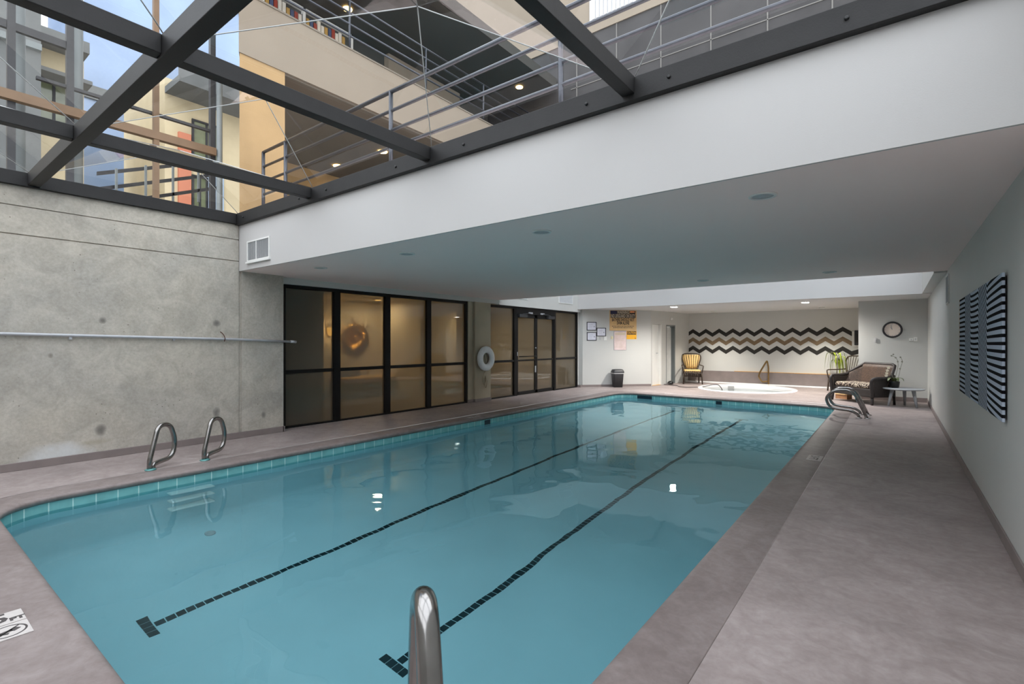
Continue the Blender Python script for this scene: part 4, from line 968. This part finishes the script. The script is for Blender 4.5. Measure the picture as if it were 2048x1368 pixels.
# trailing plant behind the spindle backed chair
pl = thing('potted_plant', 'tall lime green potted plant with drooping leaves behind the spindle backed chair', 'plant', (-1.3,16.78,0))
part('pot', MB().lathe([(0,0),(.11,0),(.15,.28),(.14,.3),(.12,.27),(0,.26)], seg=24), M['black_pot'], pl)
part('cane', MB().tube([(0,0,.25),(.01,0,.6),(-.02,.01,.95)],.016,8), M['stem'], pl)
for k in range(34):
    a = random.uniform(0,2*PI); r = random.uniform(.12,.30); z = random.uniform(.72,.98); c, s = math.cos(a), math.sin(a)*.7; dr = random.uniform(.15,.4)
    part('leaf', leaf_mb([(c*.02-.02,s*.02,z),(c*r*.5,s*r*.5,z+.1),(c*r*.9,s*r*.9,z+.03),(c*r*1.1,s*r*1.1,z-dr)], random.uniform(.014,.022)), M['lime' if k%4 else 'stem'], pl)

# ---------------------------------------------------------------- depth markers set in the deck
def marker(label, c, ru, w, h, m, txts, nodive=None):
    t = thing('depth_marker', label, 'depth marker', (c[0],c[1],0), ru, 'depth markers in the deck')
    part('tile', MB().box(-w/2,w/2,-h/2,h/2,.0003,.004), M[m], t)
    for s, size, x, y, fit in txts: part('lettering', text_mb(s, size, Matrix.Translation((x,y,.0046)), .0004, .003, fit=fit), M['marker_ink'], t)
    if nodive:
        R = nodive; part('symbol', MB().torus((0,0,.0042),R,.0042,'z',36,8,.15).obox((0,0,.0045),(R*.68,R*.68,0),(-.0022,.0022,0),(0,0,.0008)).obox((-.012,-.004,.0045),(R*.42,.006,0),(-.002,.010,0),(0,0,.0008)).obox((R*.35,R*.1,.0045),(.012,.01,0),(-.01,.012,0),(0,0,.0008)).obox((-R*.5,-R*.25,.0045),(.03,-.012,0),(.003,.006,0),(0,0,.0008)), M['marker_ink'], t)
marker('white depth marker tile reading 5 FT on the near deck', (-3.43,.408), PI/2, .15, .145, 'marker', [('5',.15,-.012,.008,None),('FT',.05,.048,-.032,None)])
marker('white depth marker tile with a no diving symbol on the near deck', (-3.268,.408), PI/2, .15, .165, 'marker', [], .062)
marker('worn white depth marker tile on the coping of the right deck', (-.735,6.73), -PI/2, .3, .145, 'marker_worn', [('3 FT',.12,0,-.01,.22)])
marker('worn white depth marker tile on the left deck before the pier', (-6.02,6.7), PI/2, .3, .12, 'marker_worn', [('3 FT',.1,0,0,.2)])

# ---------------------------------------------------------------- rooms seen through the glass
struct('wall_lobby', MB().box(-11.1,-10.9,3.6,13.3,0,2.7).box(-11,XWIN-.3,3.5,3.7,0,2.7).box(-11,XWIN-.3,13.1,13.3,0,2.7).box(-11,-9.2,8.3,8.45,0,2.4), M['warm_wall'])
struct('wall_lobby_light_block', MB().box(-10.9,-8.02,4.88,4.96,0,2.4), M['warm_wall'])  # added unseen wall keeping lamp light away from the first glass bay
struct('floor_lobby', MB().box(-11,-7.75,3.6,13.2,-.05,0.0), M['dark_carpet'])
struct('ceiling_lobby', MB().box(-10.9,XWIN-.3,3.7,13.1,2.4,2.5), M['warm_wall'])
sb = thing('sunburst_mirror', 'large sunburst wall ornament glowing behind the second glass bay', 'wall ornament', (-10.88,7.62,1.42))
part('boss', MB().lathe([(.11,0),(.11,.03),(.06,.05)],(0,0,0),28,'x'), M['brass'], sb)
part('backing', MB().lathe([(.40,.0),(.40,.012),(.1,.014)],(0,0,0),40,'x'), M['darkwood'], sb)
for k in range(40):
    a = 2*PI*k/40; r = .56 if k%2 else .46; c, s = math.cos(a), math.sin(a)
    part('ray', MB().tube([(.02,c*.1,s*.1),(.02,c*r,s*r)],.01,6,rs=[.018,.004]), M['brass'], sb)
bz = thing('lobby_bench', 'upholstered bench with a studded edge behind the second glass bay', 'bench', (-10.45,7.55,0))
part('seat', MB().box(-.35,.35,-.75,.75,.36,.5), M['bench'], bz, .04); part('base', MB().box(-.33,.33,-.73,.73,.06,.36), M['darkwood'], bz)
part('bolster', MB().tube([(-.2,-.72,.56),(-.2,0,.56)],.09,12), M['darkwood'], bz)
for k in range(14): part('stud', MB().lathe([(.012,0),(.012,.006),(.004,.01)],(.345,-.7+.108*k,.37),8,'x'), M['brass'], bz)
for x, y, l in ((-10.2,7.8,'warm downlight in the lobby ceiling behind the second glass bay'),(-10.2,11.6,'warm downlight in the lobby ceiling behind the fourth glass bay')):
    t = thing('lobby_downlight', l, 'ceiling light', (x,y,2.4)); part('bezel', MB().lathe([(.1,0),(.1,-.006),(.075,-.008)],seg=24), M['offwhite'], t); part('lens', MB().lathe([(.075,-.004),(.075,-.010),(.02,-.012)],seg=24), M['warm_lamp'], t)
    area('lobby_lamp', (x,y,2.36), (0,0,0), .16, 58, (1,.86,.66))
sc = thing('wall_lamp', 'warm glowing wall lamp beside the sunburst ornament', 'lamp', (-10.85,6.9,1.6)); part('shade', MB().lathe([(.05,-.1),(.08,-.02),(.09,.1)],seg=20), M['warm_lamp_low'], sc); part('bracket', MB().box(-.05,0,-.02,.02,-.06,-.02), M['brass'], sc)
l = bpy.data.lights.new('wall_lamp_bulb','POINT'); l.energy = 26; l.color = (1,.74,.42); l.shadow_soft_size = .06; lo = bpy.data.objects.new('wall_lamp_bulb', l); COL.objects.link(lo); lo.location = (-10.65,6.9,1.62)

# ---------------------------------------------------------------- outside: terrace railing
tr = thing('terrace_railing', 'grey four bar railing along the terrace edge above the low slab', 'railing', (-3.4,3.85,ZROOF))
zs = (4.35,4.12,3.885,3.68)
for z in zs: wpart('rail_bar', MB().tube([(-7.92,3.85,z),(2.4,3.85,z)], .024 if z == zs[0] else .019, 10), M['rail'], tr)
for x in (-7.92,-7.24,-4.79,-2.40,.0,2.4): wpart('post', MB().tube([(x,3.85,ZROOF),(x,3.85,4.35)],.026,10), M['rail'], tr)
struct('floor_terrace', MB().box(-12.3,-7.6,3.58,13.6,2.95,ZROOF).box(XR+T,6,YS0,13.6,2.95,ZROOF).box(-7.6,XR+T,YFAR+.2,17.6,2.95,ZROOF), M['grey_underside'])
# west building: loggia under a beige balcony, dark upper floor
wb = thing('balcony_building', 'beige apartment building whose balcony overhangs beside the skylight', 'building', (-10,8,ZROOF))
wpart('balcony_slab', MB().prism([(-8.2,3.6),(-8.2,13.55),(-12.4,13.55),(-12.4,5.75)],5.93,6.9), M['beige_stucco'], wb)
wpart('cornice', MB().box(-8.3,-8.185,3.62,13.5,6.9,6.93), M['grey_underside'], wb)
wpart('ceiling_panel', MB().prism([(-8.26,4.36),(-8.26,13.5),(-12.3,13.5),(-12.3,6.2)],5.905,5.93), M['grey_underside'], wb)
wpart('end_pier', MB().prism([(-8.22,3.62),(-8.22,4.36),(-9.1,4.36),(-9.1,4.04)],ZROOF,5.93), M['tan_stucco'], wb)
wpart('back_wall', MB().box(-12.4,-12.2,6.0,13.55,ZROOF,5.9), M['tan_stucco'], wb)
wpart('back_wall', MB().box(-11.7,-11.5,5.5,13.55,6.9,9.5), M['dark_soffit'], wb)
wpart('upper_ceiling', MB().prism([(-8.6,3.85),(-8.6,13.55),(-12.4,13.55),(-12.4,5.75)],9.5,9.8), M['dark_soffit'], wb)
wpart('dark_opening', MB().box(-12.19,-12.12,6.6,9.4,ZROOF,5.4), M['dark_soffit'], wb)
wpart('wall_panel', MB().box(-11.49,-11.3,9.0,11.9,6.92,9.49), M['beige_stucco'], wb)
nch = wpart('niche', MB().box(-11.3,-11.26,9.7,11.0,8.4,9.0), M['grey_underside'], wb)
bk_ = ('books_r','books_w','books_b','books_w','books_g')
for k in range(12):
    h = random.uniform(.2,.32); y = 9.8+.095*k
    wpart('book_spine', MB().box(-11.26,-11.2,y,y+.07,8.42,8.42+h), M[bk_[k%5]], nch)
shf = wpart('window_frame', MB().box(-11.49,-11.38,5.2,7.9,9.0,9.06).box(-11.49,-11.38,5.2,7.9,9.42,9.48).box(-11.49,-11.38,5.2,5.26,9.0,9.48).box(-11.49,-11.38,7.84,7.9,9.0,9.48).box(-11.49,-11.38,6.5,6.56,9.0,9.48), M['offwhite'], wb)
for k in range(24):
    h = random.uniform(.2,.33); y = 5.3+.1*k
    wpart('book_spine', MB().box(-11.48,-11.42,y,y+.08,9.06,9.06+h), M[bk_[(k*3)%5]], shf)
for x, y, z in ((-9.7,7.55,5.9),(-11.4,7.45,5.9)): wpart('downlight', MB().lathe([(.11,0),(.11,-.012),(.03,-.016)],(x,y,z),20), M['warm_lamp'], wb)
for x, y in ((-10.6,7.2),(-9.5,12.75)): wpart('downlight', MB().lathe([(.11,0),(.11,-.012),(.03,-.016)],(x,y,9.49),20), M['warm_lamp'], wb)
br = thing('balcony_railing', 'grey bar railing along the upper beige balcony', 'railing', (-8.25,8,6.93))
for z in (7.86,7.64,7.42,7.2): wpart('rail_bar', MB().tube([(-8.25,3.65,z),(-8.25,13.5,z)],.02,8), M['rail'], br)
for k in range(6): y = 3.7+1.95*k; wpart('post', MB().tube([(-8.25,y,6.935),(-8.25,y,7.86)],.022,8), M['rail'], br)
# north building closing the courtyard
nb = thing('north_building', 'charcoal panelled building wall rising behind the terrace railing', 'building', (0,13.8,ZROOF))
wpart('panel_wall', MB().box(-13,9,13.6,13.9,ZROOF,10.8), M['charcoal_panel'], nb)
jn = MB()
for k in range(12): jn.box(-7.9+1.35*k,-7.87+1.35*k,13.585,13.6,ZROOF,10.8)
for z in (4.4,5.7,7.0,8.3,9.3): jn.box(-8.1,9,13.585,13.6,z,z+.025)
wpart('panel_joints', jn, M['panel_joint'], nb)
wpart('upper_wall', MB().box(-14,9,13.56,13.9,10.8,17), M['beige_stucco'], nb)
vt = wpart('vent_grille', MB().box(-7.4,-5.9,13.52,13.56,11.1,11.8), M['vent'], nb)
for k in range(10): wpart('slat', MB().box(-7.3+.135*k,-7.2+.135*k,13.50,13.525,11.16,11.74), M['ventgrey'], vt)
# brown pergola beam with dark posts outside the concrete wall
pg = thing('pergola_frame', 'brown beam and post frame with dark mullions outside the left skylight panes', 'frame', (-9,2,ZROOF))
wpart('beam', MB().box(-9.06,-8.96,-3,3.58,4.46,4.58), M['bronze_tube'], pg)
wpart('post', MB().box(-9.05,-8.97,2.7,2.77,ZROOF-3,8), M['bronze_tube'], pg)
for y in (1.16,1.74,3.56): wpart('mullion', MB().box(-9.12,-9.04,y-.04,y+.04,ZROOF-3,9), M['dark_post'], pg)
for y in (1.26,1.86,): wpart('column', MB().tube([(-9.3,y,ZROOF-3),(-9.3,y,9)],.07,14), M['grey_post'], pg)
wpart('column', MB().tube([(-9.0,3.64,ZROOF-3),(-9.0,3.64,5.93)],.045,12), M['grey_post'], pg)
wpart('rail', MB().box(-9.12,-9.06,-3,1.78,5.4,5.5), M['dark_post'], pg)
wpart('rail', MB().box(-9.12,-9.06,1.4,3.6,4.86,4.9), M['dark_post'], pg)
st = thing('outdoor_stair', 'grey metal stair with slanted handrails beyond the pergola beam', 'stair', (-10.5,3.2,4))
for k in range(3): wpart('stringer', MB().obox((-10.5-.1*k,3.3,4.0+.28*k),(0,.9,.36),(.02,0,0),(0,0,.03)), M['dark_post'], st)
for k in range(4): wpart('baluster', MB().box(-10.52,-10.48,2.6+.42*k,2.63+.42*k,3.5+.17*k,4.3+.17*k), M['grey_post'], st)

# city buildings to the west
def block(name, label, x0, x1, y0, y1, z0, z1, m, wins, mw=None):
    t = thing(name, label, 'building', ((x0+x1)/2,(y0+y1)/2,z0)); wpart('wall', MB().box(x0,x1,y0,y1,z0,z1), M[m], t)
    for (a, b, c, d) in wins:
        f = wpart('window_frame', MB().box(x1,x1+.06,a-.06,a,c-.06,d+.06).box(x1,x1+.06,b,b+.06,c-.06,d+.06).box(x1,x1+.06,a,b,c-.06,c).box(x1,x1+.06,a,b,d,d+.06).box(x1,x1+.05,(a+b)/2-.03,(a+b)/2+.03,c,d), M['dark_post'], t)
        wpart('pane', MB().box(x1,x1+.02,a,b,c,d), M['city_glass'], f)
    return t
c1 = block('apartment_block', 'cream apartment block with wide windows seen through the leftmost skylight pane', -22,-18, -6,3.75, -2,9.2, 'cream_stucco', [(2.82,3.42,7.1,8.3),(.6,2.0,7.1,8.3),(-1.6,-.2,7.1,8.3),(2.82,3.42,4.2,5.4),(.6,2.0,4.2,5.4)])
wpart('roof_slab', MB().box(-22,-17.4,-6,3.75,9.2,9.5), M['grey_conc'], c1)
wpart('awning', MB().box(-18,-17.35,2.56,3.8,8.35,8.45), M['grey_conc'], c1)
wpart('balcony', MB().box(-18,-17.35,-6,1.0,6.0,6.2).box(-17.45,-17.35,-6,1.0,6.2,6.9), M['beige_stucco'], c1)
c2 = block('concrete_tower', 'grey concrete tower in front of the cream apartment block', -17.2,-16, -.4,2.55, -2,9.3, 'grey_conc', [])
wpart('ledge', MB().box(-16,-15.9,-.4,2.55,8.2,8.35), M['grey_post'], c2)
c3 = block('office_tower', 'office tower coloured pale blue for reflected sky in the middle of the skylight view', -30,-24, 5.0,12.8, -2,22, 'blue_glass', [])
for k in range(6): wpart('rib', MB().box(-24,-23.9,7.2+.4*k,7.3+.4*k,4,7.4), M['pale_blue'], c3)
for z in (10.5,13.5,16.5,19.5): wpart('floor_band', MB().box(-24,-23.9,5.0,12.8,z,z+.5), M['grey_conc'], c3)
c4 = block('corner_block', 'cream corner block with a coral stripe beside the tan pier', -22,-18, 5.7,8.4, -2,9.6, 'cream_stucco', [(6.5,7.25,7.3,8.5),(6.5,6.85,5.6,6.7),(6.5,7.25,2.8,4.2)])
wpart('coral_stripe', MB().box(-18,-17.9,6.05,6.4,-2,8.0), M['coral'], c4)
wpart('pale_panel', MB().box(-18,-17.94,6.88,7.4,5.5,6.9), M['pale_blue'], c4)
wpart('balcony', MB().box(-18,-16.8,5.7,8.4,9.1,9.3).box(-16.9,-16.8,5.7,8.4,9.3,9.9), M['grey_conc'], c4)
c5 = block('glass_block', 'blue grey block with dark window bands behind the pergola frame', -34,-31, -9,4.8, -2,17.5, 'blue_glass', [(-2,0,10,12),(1,3,10,12),(-2,0,14,16),(1,3,14,16)])
# ground outside
struct('floor_street', MB().box(-60,-7.7,-30,3.4,-2.2,-2.1).box(-60,-12.6,3.4,40,-2.2,-2.1), M['grey_conc'])

# ---------------------------------------------------------------- light
w = bpy.data.worlds.new('sky'); S.world = w; w.use_nodes = True; nt = w.node_tree; N = nt.nodes; L = nt.links
bg = N['Background']; bg.inputs['Strength'].default_value = 2.2
tc = N.new('ShaderNodeTexCoord'); sx = N.new('ShaderNodeSeparateXYZ'); L.new(tc.outputs['Generated'], sx.inputs[0])
rp = N.new('ShaderNodeValToRGB'); rp.color_ramp.elements[0].position = 0; rp.color_ramp.elements[0].color = (.93,.95,.97,1); rp.color_ramp.elements[1].position = 1; rp.color_ramp.elements[1].color = (.90,.94,1,1)
L.new(sx.outputs['Z'], rp.inputs['Fac']); L.new(rp.outputs[0], bg.inputs['Color'])

S.view_settings.view_transform = 'Standard'; S.view_settings.look = 'None'; S.view_settings.gamma = 1; S.view_settings.use_curve_mapping = False
S.view_settings.exposure = 0.98
S.cycles.max_bounces = 14; S.cycles.diffuse_bounces = 6; S.cycles.transmission_bounces = 10; S.cycles.transparent_max_bounces = 16; S.cycles.glossy_bounces = 6
S.cycles.sample_clamp_indirect = 6; S.cycles.use_denoising = True
